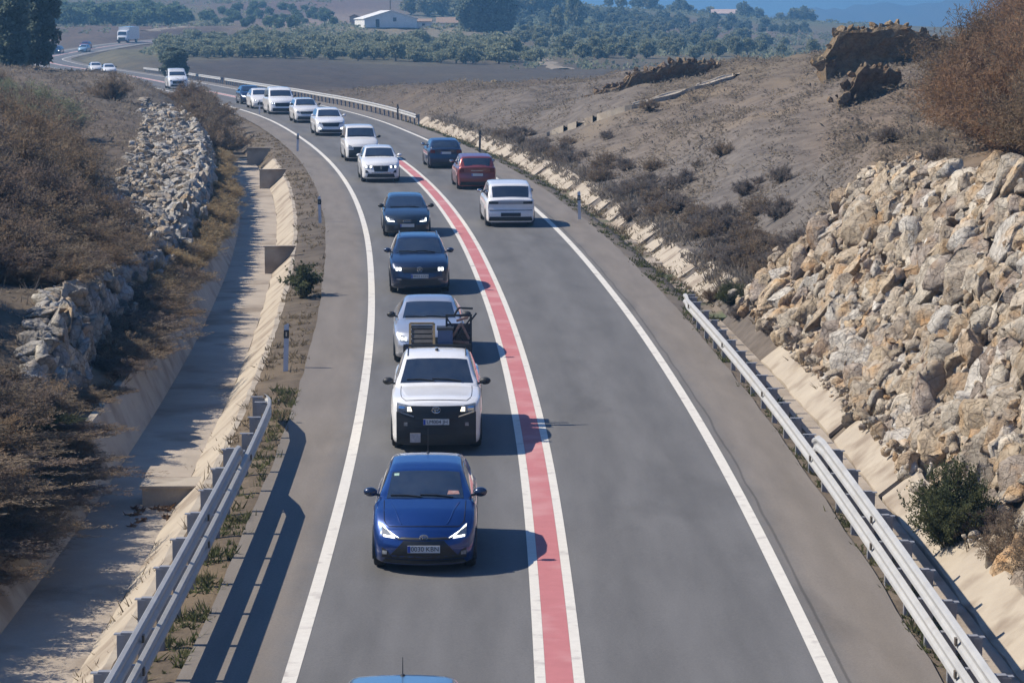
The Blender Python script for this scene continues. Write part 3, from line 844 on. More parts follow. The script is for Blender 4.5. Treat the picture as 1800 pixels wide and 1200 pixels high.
def van(L=4.4, W=1.83, H=1.85, **k):
    a = dict(ride=.17, lip=.86, hood=.92, cowl=1.16, wst=1.62, wsz=1.74, rend=4.15, rz=1.76, rwb=4.38, rwz=1.15, belt=1.12, tail=1.1, roofw=.80, bulge=.24, shoulder=.95); a.update(k)
    return Shell(L, W, H, **a)

S = hatch(nose=([.19, .28, .45, .58, .72], [.10, .015, 0, .05, .17]), bulge=.34)
M, st, o = spot(745, 1013)
yar = car('hatchback_car', 'glossy cobalt blue small hatchback with angular lit daytime lamps heading towards the bridge', 'car', S, M, P_BLUE, [
    ('lower_grille', 'f', [(-.70, .25), (.70, .25), (.38, .55), (-.38, .55)], GRILLE, .009),
    ('bumper_lip', 'f', [(-.80, .16), (.80, .16), (.74, .235), (-.74, .235)], BLACKP, .012),
    ('moustache_trim', 'f', [(-.50, .565), (.50, .565), (.42, .60), (-.42, .60)], BLACKP, .012),
    ('headlight', 'f', [(.47, .585), (.80, .60), (.80, .76), (.74, .70)], LENS, .012, True, [
        ('running_light', [(.47, .590), (.60, .622), (.80, .765), (.80, .735)], LAMPON, .022), ('running_light', [(.55, .580), (.77, .590), (.77, .617), (.57, .606)], LAMPON, .022)]),
    ('fog_light', 'f', [(.70, .31), (.79, .31), (.79, .37), (.70, .37)], LENS, .014, True),
    ('bumper_side_vent', 'f', [(.60, .25), (.80, .25), (.80, .42), (.70, .38)], BLACKP, .007, True)], mcol=P_NAVY)
add_plate(yar, S, 'f', .43, '0030 KBN')
ring_emblem(yar, S, 0, .605, .065, .045, 'ovals', .024)
antenna(yar, S, 3.2, .42, .2)
q = MB(); q.add(*patch(S.top, [(-.52, 1.62), (-.44, 1.62), (-.44, 1.68), (-.52, 1.68)], 2, 2, .011)); q.build('windscreen_sticker', mat('sticker_green', (.35, .5, .4), rough=.6), yar)
q = MB(); q.add(*patch(S.top, [(.36, 1.16), (.56, 1.17), (.54, 1.25), (.38, 1.25)], 3, 3, .009)); q.build('windscreen_paper', mat('paper_red', (.30, .09, .08), (.45, .35, .3), scale=18, rough=.7, coord='Object'), yar)
for sg in (1, -1):                                        # crease lines on the bonnet
    q = MB(); q.tube([S.top(sg * (.36 + .20 * t), .18 + .72 * t, .004) for t in np.linspace(0, 1, 8)], .008, 5); q.build('bonnet_crease', P_BLUE, yar, True)

# ---- the loaded pickup
SP = Shell(5.33, 1.86, 1.80, ride=.17, lip=.98, hood=1.30, cowl=1.16, wst=2.02, wsz=1.70, rend=3.35, rz=1.70, rwb=3.55, rwz=1.14, belt=1.12, tail=1.12, roofw=.72, bulge=.16, shoulder=.955, bed=True,
           nose=([.17, .28, .7, .95, 1.05], [.10, 0, 0, .02, .10]))
M, st, o = spot(767, 799)
pick = car('pickup_truck', 'white pickup truck with black bumper and chairs loaded in the bed', 'pickup', SP, M, P_WHITE, [
    ('bumper', 'f', [(-.86, .18), (.86, .18), (.86, .84), (-.86, .84)], BLACKP, .045),
    ('grille', 'f', [(-.46, .70), (.46, .70), (.56, .97), (-.56, .97)], GRILLE, .058),
    ('headlight', 'f', [(.48, .845), (.85, .85), (.85, 1.02), (.55, .975)], LENS, .050, True, [('lamp_bulb', [(.52, .865), (.62, .865), (.62, .95), (.55, .95)], LAMPWARM, .058), ('lamp_reflector', [(.68, .88), (.81, .88), (.81, .97), (.68, .96)], CHROME, .056)]),
    ('fog_light', 'f', [(.62, .57), (.70, .57), (.70, .64), (.62, .64)], LENS, .054, True),
    ('lower_intake', 'f', [(-.42, .40), (.42, .40), (.46, .56), (-.46, .56)], GRILLE, .052)],
    wheels=((.98, 4.1), .38, .25), rear_glass=False, side=[(1.6, 2.42), (2.5, 3.3)], mcol=BLACKP)
for sg in (1, -1):
    q = MB(); q.add(*patch(lambda x, z, d: SP.front(x, z, d), [(sg * .76, .84), (sg * .42, .74), (sg * .42, .765), (sg * .76, .87)] if sg > 0 else [(-.76, .84), (-.42, .74), (-.42, .765), (-.76, .87)], 6, 2, .056)); q.build('bumper_chrome_trim', CHROME, pick, True)
add_plate(pick, SP, 'f', .66, 'LM004 JH', d=.07)
ring_emblem(pick, SP, 0, .90, .085, .058, 'ovals', .07)
add_sq = MB(); add_sq.box((-.42, -.068, .34), (.21, .015, .19)); add_sq.build('square_sticker', mat('sticker_grey', (.55, .5, .48), (.3, .28, .27), scale=14, rough=.6, coord='Object'), pick)
q = MB(); q.box((0, 4.42, 1.145), (1.50, 1.65, .02)); q.build('bed_liner', BLACKP, pick)
q = MB(); q.box((0, 3.58, 1.45), (1.42, .05, .05)); q.bar((-.70, 3.58, 1.13), (-.70, 3.58, 1.70), .05); q.bar((.70, 3.58, 1.13), (.70, 3.58, 1.70), .05); q.bar((-.72, 3.58, 1.72), (.72, 3.58, 1.72), .05); q.build('headboard_frame', BLACKP, pick)
q = MB(); q.ell((0, 2.35, 1.80), (.04, .06, .03)); q.build('roof_aerial', BLACKP, pick, True)
for sg in (-1, 1):
    q = MB(); q.tube([(sg * .60, y, SP.topz(y, .6) + .012) for y in np.linspace(2.1, 3.3, 7)], .012, 5); q.build('roof_channel', BLACKP, pick, True)
PM = pick.matrix_world.copy()
WOODY = mat('pale_wood', (.42, .30, .15), (.30, .20, .10), scale=5, rough=.7, coord='Object')
SLATG = mat('weathered_slats', (.13, .115, .10), (.19, .17, .145), scale=6, rough=.9, coord='Object')
def cargo(name, label, cat): return empty(name, label, cat, None)
r = cargo('wooden_chair', 'slatted wooden deck chair with pale frame standing in the pickup bed behind the cab', 'chair')
f = MB()
for x in (-.30, .30):
    f.bar((x, 0, .02), (x, .35, 1.10), .06, .05); f.bar((x, -.32, .42), (x, .12, .42), .06, .05); f.bar((x, -.32, .02), (x, -.32, .42), .06, .05)
f.bar((-.30, .35, 1.10), (.30, .35, 1.10), .06, .05); f.build('frame', WOODY, r)
s = MB()
for k in range(9):
    t = .10 + k * .112; s.box((0, .33 * t + .0, .02 + t), (.55, .03, .088), Matrix.Rotation(-.33, 3, 'X'))
s.build('back_slats', SLATG, r)
s = MB(); s.box((0, .235, .58), (.52, .012, 1.0), Matrix.Rotation(-.32, 3, 'X')); s.build('back_webbing', mat('webbing_dark', (.06, .055, .05), rough=.9), r)  # dark panel added behind the slats so their gaps look dark
s = MB()
for k in range(4): s.box((0, -.27 + k * .1, .44), (.54, .085, .03))
s.build('seat_slats', SLATG, r)
r.matrix_world = PM @ Matrix.Translation((-.33, 3.95, 1.14)) @ Matrix.Diagonal((.86, .9, .88, 1))
r = cargo('storage_bin', 'tall dark blue bin standing in the middle of the pickup bed', 'bin')
b = MB(); b.box((0, 0, .44), (.32, .34, .88)); b.build('bin_body', mat('bin_blue', (.03, .06, .14), (.04, .075, .16), scale=4, rough=.5, coord='Object'), r)
b = MB(); b.box((0, 0, .90), (.36, .38, .05)); b.build('bin_lid', BLACKP, r)
r.matrix_world = PM @ Matrix.Translation((.17, 3.85, 1.16))
r = cargo('folded_table', 'upended dark metal table frame with crossed legs at the right of the pickup bed', 'table')
b = MB()
for x in (-.26, .26): b.bar((x, 0, 0), (x, .05, 1.18), .045); b.bar((x, .4, 0), (x, .42, .9), .045)
for z in (.35, .75, 1.16): b.bar((-.28, .04, z), (.28, .04, z), .045)
b.bar((-.26, 0, .4), (.26, .05, 1.1), .03); b.bar((.26, 0, .4), (-.26, .05, 1.1), .03); b.bar((.26, .05, 1.05), (.38, .1, 1.20), .03); b.bar((-.1, .03, 1.16), (.0, .05, 1.32), .04); b.bar((.0, .05, 1.32), (.3, .1, 1.30), .04)
b.build('frame', BLACKP, r)
b = MB(); b.box((.0, .25, .60), (.50, .05, .72)); b.build('top_panel', mat('dark_panel', (.05, .05, .06), (.08, .07, .07), scale=5, rough=.6, coord='Object'), r)
b = MB()
for a_, b_ in (((-.2, -.02, .62), (.05, -.02, 1.0)), ((.05, -.02, 1.0), (.22, -.02, .66)), ((-.2, -.02, .62), (.22, -.02, .58)), ((-.05, -.03, 1.05), (.2, -.03, 1.12))): b.bar(a_, b_, .05)
b.build('red_brown_strap', mat('strap_brown', (.16, .07, .05), (.3, .22, .18), scale=12, rough=.7, coord='Object'), r)
r.matrix_world = PM @ Matrix.Translation((.46, 3.9, 1.16))
for (x, y, z, s3, c, lab) in ((.50, 3.72, 1.16, (.50, .2, .30), (.10, .045, .035), 'brown wooden crate just behind the pickup cab on its right'), (.47, 4.42, 1.16, (.55, .5, .5), (.02, .04, .10), 'navy blue crate at the back of the pickup bed'), (-.45, 4.75, 1.16, (.5, .5, .42), (.12, .11, .10), 'grey crate at the tail of the pickup bed behind the deck chair')):
    r = cargo('crate', lab, 'crate'); b = MB(); b.box((0, 0, s3[2] / 2), s3)
    for zz in (.1, .5, .9): b.box((0, 0, s3[2] * zz), (s3[0] + .02, s3[1] + .02, .04))
    b.build('crate_box', mat('crate_%d' % int(c[2] * 1000), c, tuple(v * 1.4 for v in c), scale=7, rough=.8, coord='Object'), r)
    r.matrix_world = PM @ Matrix.Translation((x, y, z))

# ---- the rest of the queue coming towards the bridge
def lamps_round(z0, z1, x0=.58, x1=.80, m=LAMPON):
    return ('headlight', 'f', [(x0, z0), (x1, z0 + .01), (x1, z1), (x0 + .05, z1 - .01)], LENS, .012, True, [('lamp_bulb', [(x0 + .03, z0 + .03), (x0 + .10, z0 + .03), (x0 + .10, z1 - .03), (x0 + .03, z1 - .03)], m, .022), ('lamp_bulb', [(x1 - .09, z0 + .03), (x1 - .02, z0 + .03), (x1 - .02, z1 - .03), (x1 - .09, z1 - .03)], m, .022)])

S = sedan()
M, st, o = spot(755, 643)
c = car('sedan_car', 'silver saloon car following close behind the loaded pickup', 'car', S, M, P_SILVER, [
    ('grille', 'f', [(-.42, .52), (.42, .52), (.46, .68), (-.46, .68)], GRILLE, .012), ('lower_grille', 'f', [(-.6, .24), (.6, .24), (.6, .40), (-.6, .40)], GRILLE, .01), lamps_round(.56, .70, m=LAMPSOFT)], mcol=BLACKP)
add_plate(c, S, 'f', .46, '')

S = suv(L=4.6, W=1.84, H=1.64)
M, st, o = spot(738, 519)
c = car('suv_car', 'dark navy estate-like SUV with twin round lamps behind the silver saloon', 'car', S, M, P_NAVY, [
    ('grille', 'f', [(-.56, .66), (.56, .66), (.60, .82), (-.60, .82)], GRILLE, .012), ('lower_grille', 'f', [(-.7, .28), (.7, .28), (.62, .46), (-.62, .46)], BLACKP, .01), lamps_round(.69, .84),
    ('fog_light', 'f', [(.60, .44), (.76, .44), (.76, .485), (.60, .475)], LENS, .014, True)], wheels=((.9, 3.65), .35, .23), mcol=P_NAVY, roof_rails=True)
add_plate(c, S, 'f', .56, '4412 LCH')
ring_emblem(c, S, 0, .765, .075, .075, 'round', .022)

S = hatch(L=4.3, W=1.79, H=1.45, hood=1.15, wst=1.98, wsz=1.37, rend=3.6, rwb=4.15, cowl=.96, belt=.95, lip=.68)
M, st, o = spot(716, 418)
c = car('hatchback_car', 'dark slate hatchback with hooked white daytime lamps and big black grille in the queue', 'car', S, M, P_SLATE, [
    ('grille', 'f', [(-.34, .30), (.34, .30), (.44, .66), (-.44, .66)], GRILLE, .014), ('lower_grille', 'f', [(.46, .25), (.78, .28), (.78, .42), (.56, .42)], GRILLE, .01, True),
    ('headlight', 'f', [(.52, .56), (.80, .58), (.80, .70), (.56, .66)], LENS, .012, True, [('running_light', [(.52, .565), (.80, .58), (.80, .62), (.54, .60)], LAMPON, .022), ('running_light', [(.74, .60), (.80, .60), (.80, .71), (.75, .69)], LAMPON, .022)])], mcol=BLACKP)
add_plate(c, S, 'f', .44, '')
ring_emblem(c, S, 0, .60, .09, .035, 'rings', .024)

S = suv(L=4.4, W=1.84, H=1.63)
M, st, o = spot(670, 322)
c = car('suv_car', 'white crossover with two bright round lamps just ahead of a white van', 'car', S, M, P_WHITE, [
    ('grille', 'f', [(-.34, .52), (.34, .52), (.42, .80), (-.42, .80)], GRILLE, .012), ('lower_grille', 'f', [(-.72, .25), (.72, .25), (.66, .42), (-.66, .42)], BLACKP, .01),
    ('bumper_trim', 'f', [(-.5, .44), (.5, .44), (.5, .49), (-.5, .49)], CHROME, .013), lamps_round(.66, .82, .46, .80), ('side_vent', 'f', [(.62, .46), (.8, .46), (.8, .60), (.68, .56)], BLACKP, .012, True)],
    wheels=((.9, 3.55), .35, .23), mcol=P_WHITE)
ring_emblem(c, S, 0, .70, .06, .08, 'diamond', .024)

S = van(L=4.4, W=1.80, H=1.84)
M, st, o = spot(637, 285)
c = car('van_car', 'white compact van with unpainted black bumper in the queue', 'van', S, M, P_WHITE2, [
    ('bumper', 'f', [(-.79, .21), (.79, .21), (.79, .62), (-.79, .62)], BLACKP, .018), ('grille', 'f', [(-.5, .60), (.5, .60), (.52, .78), (-.52, .78)], GRILLE, .02),
    ('headlight', 'f', [(.52, .66), (.80, .68), (.80, .88), (.6, .82)], LENS, .014, True)], mcol=BLACKP)
c.name = 'compact_van'

S = suv(L=4.5, W=1.85, H=1.66)
M, st, o = spot(582, 240)
c = car('suv_car', 'white SUV with dark wide grille and low fog lamps behind the compact van', 'car', S, M, P_WHITE, [
    ('grille', 'f', [(-.5, .58), (.5, .58), (.62, .82), (-.62, .82)], GRILLE, .012), ('lower_grille', 'f', [(-.76, .23), (.76, .23), (.72, .40), (-.72, .40)], BLACKP, .01),
    ('headlight', 'f', [(.60, .74), (.80, .76), (.80, .84), (.64, .82)], LENS, .014, True), ('fog_light', 'f', [(.64, .42), (.80, .42), (.80, .54), (.68, .52)], LAMPON, .016, True)], wheels=((.9, 3.6), .36, .23), mcol=P_WHITE)

S = suv(L=4.2, W=1.78, H=1.58)
M, st, o = spot(541, 217)
c = car('suv_car', 'small white crossover between the white SUV and the white people carrier', 'car', S, M, P_WHITE2, [
    ('grille', 'f', [(-.5, .62), (.5, .62), (.56, .78), (-.56, .78)], GRILLE, .012), ('lower_grille', 'f', [(-.74, .23), (.74, .23), (.72, .44), (-.72, .44)], BLACKP, .01), ('headlight', 'f', [(.58, .66), (.80, .68), (.80, .82), (.62, .80)], LENS, .014, True)], mcol=BLACKP)

S = van(L=4.9, W=1.93, H=1.92, lip=.92, cowl=1.20, belt=1.16)
M, st, o = spot(497, 202)
c = car('van_car', 'tall white people carrier with dark windscreen and grille on the bend', 'van', S, M, P_WHITE, [
    ('grille', 'f', [(-.52, .58), (.52, .58), (.56, .84), (-.56, .84)], GRILLE, .012), ('lower_grille', 'f', [(-.74, .23), (.74, .23), (.72, .46), (-.72, .46)], BLACKP, .01), lamps_round(.72, .88, .54, .8, LAMPSOFT)], wheels=((.9, 3.95), .34, .23), mcol=BLACKP)
c.name = 'people_carrier'

S = hatch(L=4.1, W=1.76, H=1.52)
M, st, o = spot(463, 192)
c = car('hatchback_car', 'white hatchback half hidden behind the white people carrier', 'car', S, M, P_WHITE2, [
    ('grille', 'f', [(-.5, .30), (.5, .30), (.46, .52), (-.46, .52)], GRILLE, .012), ('headlight', 'f', [(.54, .58), (.80, .58), (.80, .70), (.62, .68)], LENS, .014, True, [('lamp_bulb', [(.60, .60), (.70, .60), (.70, .67), (.62, .67)], LAMPSOFT, .02)])], mcol=P_WHITE2)

S = hatch(L=4.2, W=1.78, H=1.48)
M, st, o = spot(444, 184)
c = car('hatchback_car', 'dark car partly covered by roadside bush at the end of the near queue', 'car', S, M, P_NAVY, [
    ('grille', 'f', [(-.5, .30), (.5, .30), (.46, .52), (-.46, .52)], GRILLE, .012), ('headlight', 'f', [(.54, .58), (.80, .58), (.80, .70), (.62, .68)], LENS, .014, True, [('lamp_bulb', [(.56, .59), (.78, .59), (.78, .68), (.64, .67)], LAMPON, .02)])])

def far_spot(px, y, off_=-1.85, facing=1):
    return frame(y, off_, .012, facing)
def at_px(px, off_=-1.85, y0=230, y1=640):
    """station whose lane point lies under a photo column"""
    ys = np.arange(y0, y1, .25)
    pxs = np.array([900 + (float(xc(y)) + off_) / y * FOC for y in ys])
    return float(ys[np.argmin(np.abs(pxs - px))])

S = van(L=5.2, W=2.0, H=2.05, lip=.95, cowl=1.25, belt=1.2)
c = car('delivery_van', 'white delivery van on the far bend beside a small dark tree', 'van', S, frame(at_px(316, y1=340), -1.85, .012), P_WHITE, [
    ('grille', 'f', [(-.56, .5), (.56, .5), (.56, .80), (-.56, .80)], GRILLE, .012), ('lower_grille', 'f', [(-.74, .23), (.74, .23), (.72, .42), (-.72, .42)], BLACKP, .01), ('headlight', 'f', [(.6, .74), (.80, .74), (.80, .9), (.64, .88)], LENS, .014, True)], wheels=((.95, 4.1), .36, .24))
for px, lab, col in ((197, 'white hatchback far off beside the white guard rail, nearer of the two', P_WHITE), (174, 'white hatchback far off, leading away behind another white car at the bend', P_WHITE2)):
    S = hatch(L=4.2, W=1.78, H=1.5)
    car('hatchback_car', lab, 'car', S, frame(at_px(px, y0=330, y1=440), -1.85, .012), col, [('grille', 'f', [(-.5, .30), (.5, .30), (.46, .52), (-.46, .52)], GRILLE, .012), ('headlight', 'f', [(.54, .58), (.80, .58), (.80, .70), (.62, .68)], LENS, .014, True)])
for y, off_, lab, col in ((545, -1.9, 'dark car with bright lamps at the farthest stretch by the big dark pine', P_NAVY), (551, 1.9, 'pale blue hatchback on the farthest stretch of road', P_PALE), (566, -1.9, 'dull red car in front of the white lorry far away', P_RED)):
    S = hatch(L=4.2, W=1.78, H=1.5)
    car('hatchback_car', lab, 'car', S, frame(y, off_, .012), col, [('grille', 'f', [(-.5, .30), (.5, .30), (.46, .52), (-.46, .52)], GRILLE, .012), ('headlight', 'f', [(.54, .58), (.80, .58), (.80, .70), (.62, .68)], LAMPON if off_ < 0 else LENS, .014, True)])

# ---- the lorry far away
r = empty('lorry', 'white box lorry on the farthest stretch of the road', 'lorry')
b = MB(); b.box((0, 4.6, 2.1), (2.45, 6.2, 2.7)); b.build('cargo_box', P_WHITE, r)
cbs = Shell(2.2, 2.4, 2.75, ride=.5, lip=1.35, hood=.16, cowl=1.5, wst=.55, wsz=2.6, rend=2.0, rz=2.7, rwb=2.15, rwz=2.5, belt=1.45, tail=1.4, roofw=.92, bulge=.1, shoulder=.98)
cbs.body().build('cab', P_WHITE, r, True, 42)
q = MB(); q.add(*patch(cbs.top, [(-.98, .2), (.98, .2), (.92, .50), (-.92, .50)], 8, 6, .01)); q.build('windscreen', GLASS, r, True)
q = MB(); q.add(*patch(cbs.front, [(-.8, .75), (.8, .75), (.8, 1.3), (-.8, 1.3)], 6, 4, .012)); q.build('grille', GRILLE, r)
q = MB(); q.box((0, .02, .62), (2.3, .12, .3)); q.build('bumper', BLACKP, r)
for y in (1.1, 6.0):
    for sg in (1, -1): wheel(r, sg * 1.05, y, .48, .3, ALLOY)
q = MB(); q.box((0, 4.6, .7), (.9, 6.0, .2)); q.build('chassis', BLACKP, r)
r.matrix_world = frame(592, -1.9, .012)

# ---- cars driving away in the right lane
def tails(z0, z1, x0=.6): return ('tail_light', 'r', [(x0, z0), (.88, z0), (.88, z1), (x0, z1 - .02)], TAIL, .012, True)
S = suv(L=4.6, W=1.93, H=1.72, belt=1.08, tail=1.06, roofw=.80, rwb=4.48, rwz=1.10, rend=4.05, rz=1.62, wsz=1.63, rbulge=.10)
def away(px, py, S):
    M, st, o = spot(px, py, -1)
    return M @ Matrix.Translation((0, -S.L, 0))
c = car('suv_car', 'white SUV driving away from the bridge with dark wide tail band', 'car', S, away(898, 400, S), P_WHITE, [
    ('tail_panel', 'r', [(-.86, .88), (.86, .88), (.86, 1.0), (-.86, 1.0)], mat('silver_panel', (.30, .31, .33), (.35, .36, .38), scale=6, rough=.35, metal=.4, coord='Object'), .008), ('tail_light', 'r', [(.50, .90), (.88, .90), (.88, 1.0), (.50, .985)], BLACKP, .014, True),
    ('bumper', 'r', [(-.88, .24), (.88, .24), (.84, .40), (-.84, .40)], BLACKP, .014), ('plate_recess', 'r', [(-.4, .42), (.4, .42), (.4, .56), (-.4, .56)], BLACKP, .010), ('bumper_crease', 'r', [(-.86, .64), (.86, .64), (.86, .665), (-.86, .665)], BLACKP, .010)],
    wheels=((.95, 3.75), .38, .25), mcol=BLACKP, roof_rails=False)
S = hatch(L=4.2, W=1.82, H=1.58, rbulge=.14, lip=.70, roofw=.76, rend=3.72, rwb=4.10, rz=1.48, belt=1.03, tail=1.02)
c = car('hatchback_car', 'dull red hatchback driving away in the right-hand lane', 'car', S, away(839, 334, S), P_RED, [
    tails(.80, .98, .66), ('bumper', 'r', [(-.86, .20), (.86, .20), (.80, .36), (-.80, .36)], BLACKP, .012), ('spoiler', 'r', [(-.3, .86), (.3, .86), (.3, .885), (-.3, .885)], CHROME, .012)], mcol=BLACKP)
add_plate(c, S, 'r', .68, '')
S = hatch(L=4.1, W=1.78, H=1.49, rbulge=.14, rwb=4.0, rend=3.4, roofw=.74)
c = car('hatchback_car', 'dark blue hatchback farthest ahead in the right-hand lane driving away', 'car', S, away(784, 297, S), P_NAVY, [
    tails(.78, .96, .62), ('bumper', 'r', [(-.86, .20), (.86, .20), (.80, .34), (-.80, .34)], BLACKP, .012)], mcol=BLACKP)
add_plate(c, S, 'r', .80, '')

# ---- the car whose roof just shows at the foot of the picture
S = hatch(L=4.0, W=1.70, H=1.48, roofw=.72)
c = car('hatchback_car', 'sky-paled blue car right below the bridge, only its roof and aerial showing', 'car', S, frame(27.75, -1.93, .012), P_SKYBLUE, [
    ('lower_grille', 'f', [(-.66, .27), (.66, .27), (.5, .5), (-.5, .5)], GRILLE, .009), ('headlight', 'f', [(.5, .58), (.80, .6), (.80, .74), (.62, .7)], LENS, .012, True)])
antenna(c, S, 3.25, .22, .15)

# shut lines round the bonnets of the nearer cars
GAP = mat('shut_line', (.004, .004, .005), rough=.9)
def shut_lines(root, S):
    b = MB()
    for sg in (1, -1):
        b.tube([S.top(sg * S.wid(y) * (.78 if y > .3 else .70 + .08 * y / .3), y, .001) for y in np.linspace(.10, S.hood + .02, 9)], .007, 4)
    b.tube([S.top(x * S.w * .70, .09, .001) for x in np.linspace(-.95, .95, 11)], .007, 4)
    b.build('bonnet_gap', GAP, root, True)
    b = MB()
    for sg in (1, -1):
        for y in (S.hood + .12, (S.wst + S.rend) / 2 - .06):
            b.tube([(sg * (S.sidex(y, z) + .001), y + S.yshift(y, S.sidex(y, z), z), z) for z in np.linspace(S.ride + .16, S.zb(y) - .01, 8)], .006, 4)
    b.build('door_gap', GAP, root, True)
shut_lines(yar, hatch(nose=([.19, .28, .45, .58, .72], [.10, .015, 0, .05, .17]), bulge=.34)); shut_lines(pick, SP)
# ------------------------------------------------------------------ guard rails, marker posts, drain walls
ZINC = mat('galvanised_steel', (.42, .41, .385), (.34, .335, .32), scale=2.2, rough=.6, metal=0, c3=(.36, .33, .28), s3=1.2, thr3=.68)
ZINCD = mat('galvanised_post', (.30, .30, .31), (.22, .22, .23), scale=3, rough=.6, metal=.2)
# W-beam profile: (depth towards the road, height)
WPROF = [(.0, -.155), (.05, -.135), (.07, -.10), (.062, -.055), (.026, -.018), (.026, .018), (.062, .055), (.07, .10), (.05, .135), (.0, .155)]
def beam(parent, name, side, offs, ys, zs):
    """side: +1 rail stands right of the road (its face looks left), -1 left of it"""
    V = []; F = []; n = len(WPROF)
    for y, o, z in zip(ys, offs, zs):
        for d, h in WPROF:
            V.append(on_road(y, o - side * d, z + h))
        for d, h in WPROF[::-1]:
            V.append(on_road(y, o - side * (d - .006), z + h))
    m = 2 * n
    for i in range(len(ys) - 1):
        for j in range(m):
            F.append((i * m + j, i * m + (j + 1) % m, (i + 1) * m + (j + 1) % m, (i + 1) * m + j))
    F.append(tuple(range(m))); F.append(tuple((len(ys) - 1) * m + j for j in range(m - 1, -1, -1)))
    mb = MB(); mb.add(V, F)
    return mb.build(name, ZINC, parent)
def rail(name, label, side, off, y0, y1, group=None, upper_from=None, step=2.0, zc=.56, flare=3.0, posts=True, far=False):
    r = empty(name, label, 'guard rail', group, on_road(y0, off))
    Mi = Matrix.Translation(-r.location)
    kids = []
    ys = list(np.arange(y0, y1 + .01, 1.0))
    fl = [max(0, (y - (y1 - flare)) / flare) for y in ys]
    kids.append(beam(r, 'beam', side, [off + side * .35 * f for f in fl], ys, [zc - .30 * f ** 1.5 for f in fl]))
    if upper_from:
        ys2 = [y for y in ys if y <= upper_from]
        fl2 = [max(0, (y - (upper_from - 1.6)) / 1.6) for y in ys2]
        kids.append(beam(r, 'upper_beam', side, [off + side * (.01 + .10 * f) for f in fl2], ys2, [zc + .45 - .34 * f for f in fl2]))
    dark = MB(); nk = 0
    for y in np.arange(y0 + .4, y1 - .5, step):
        f = max(0, (y - (y1 - flare)) / flare)
        high = upper_from and y < upper_from - 1
        top = zc + (.50 if high else .13) - .3 * f
        if posts and nk < 98:
            T = frame(y, off + side * (.21 + .35 * f), 0).to_3x3()
            q = MB()
            c = on_road(y, off + side * (.21 + .35 * f), (top - .35) / 2)
            for ox, sx, sy in ((0, .012, .10), (side * .05, .10, .012)):          # channel section
                q.box(c + T @ Vector((ox - side * .05, -.05 if sx > .05 else 0, 0)), (sx, sy, top + .35), T)
            q.box(on_road(y, off + side * (.10 + .35 * f), zc - .3 * f), (.20, .11, .20), T)
            if high: q.box(on_road(y, off + side * .11, zc + .43), (.20, .11, .20), T)
            q.box(on_road(y, off + side * (.17 + .35 * f), top + .006), (.26, .105, .012), T)
            kids.append(q.build('post', ZINCD, r)); nk += 1
        if not far and nk % 4 == 2:
            for zz, oo in ((zc, 0),) + (((zc + .43, .01),) if high else ()):
                T = frame(y, off, 0).to_3x3()
                q = MB(); q.box(on_road(y - .02, off - side * .075, zz + .02 - .3 * f), (.03, .10, .10), T)
                kids.append(q.build('reflector', mat('reflector_dark', (.10, .075, .05), rough=.4), r))
    for k in kids:
        k.matrix_parent_inverse = Mi
    return r
rail('guard_rail', 'grey guard rail in front of the left drain, gaining a second beam half way along', -1, -5.46, 24, 59.5, upper_from=50.0, zc=.61)
rail('guard_rail', 'pale sunlit guard rail below the right boulder wall, doubled nearer the bridge', 1, 5.12, 24, 79, upper_from=51.2, flare=4)
rail('guard_rail', 'white guard rail curving along the outside of the far bend', 1, 5.3, 181, 300, step=2.0, flare=.1, far=True).name = 'guard_rail'
rail('guard_rail', 'distant white guard rail strip beside the two far white cars', 1, 5.3, 303, 395, step=2.0, flare=.1, far=True)

# white marker posts with a black band
MARKW = mat('marker_white', (.62, .63, .65), (.5, .51, .53), scale=5, rough=.5)
def marker(px, py, h, label, side, dark=False):
    p = hit(px, py)
    r = empty('marker_post', label, 'marker post', None, p)
    q = MB(); V = []
    for z, w in ((-.2, .06), (h * .98, .06), (h, .045)):
        V += [(-w, -.05, z), (w, -.05, z + (.04 if z > h - .001 else 0)), (w * .5, .05, z), (-w * .5, .05, z)]
    F = [(3, 2, 1, 0), (8, 9, 10, 11)] + [(i * 4 + j, i * 4 + (j + 1) % 4, (i + 1) * 4 + (j + 1) % 4, (i + 1) * 4 + j) for i in (0, 1) for j in range(4)]
    q.add(V, F); q.build('post_shaft', MARKW if not dark else mat('marker_dark', (.10, .09, .08), rough=.7), r)
    q = MB(); q.box((0, -.005, h * .80), (.128, .106, .20)); b = q.build('black_band', BLACKP, r)
    q = MB(); q.box((0, -.06, h * .80), (.04, .01, .11)); q.build('reflector', CHROME, b)
    r.rotation_euler = (0, .03 * side, .1 * side)
    return r
marker(502, 652, 1.15, 'white marker post with black band just past the end of the left guard rail', 1)
marker(563, 392, 1.05, 'white marker post on the left verge abreast of the dark slate hatchback', -1)
marker(523, 268, 1.05, 'marker post at the left road edge abreast of the compact van', 1)
marker(456, 202, 1.05, 'marker post at the left road edge in front of the far white hatchback', 1)
marker(1019, 388, 1.15, 'white marker post on the right verge beyond the white SUV driving away', -1)
marker(843, 268, 1.2, 'dark marker post on the right verge beside the dark blue hatchback', 1, True)
marker(700, 212, 1.1, 'dark marker post near the end of the far white guard rail', -1, True)

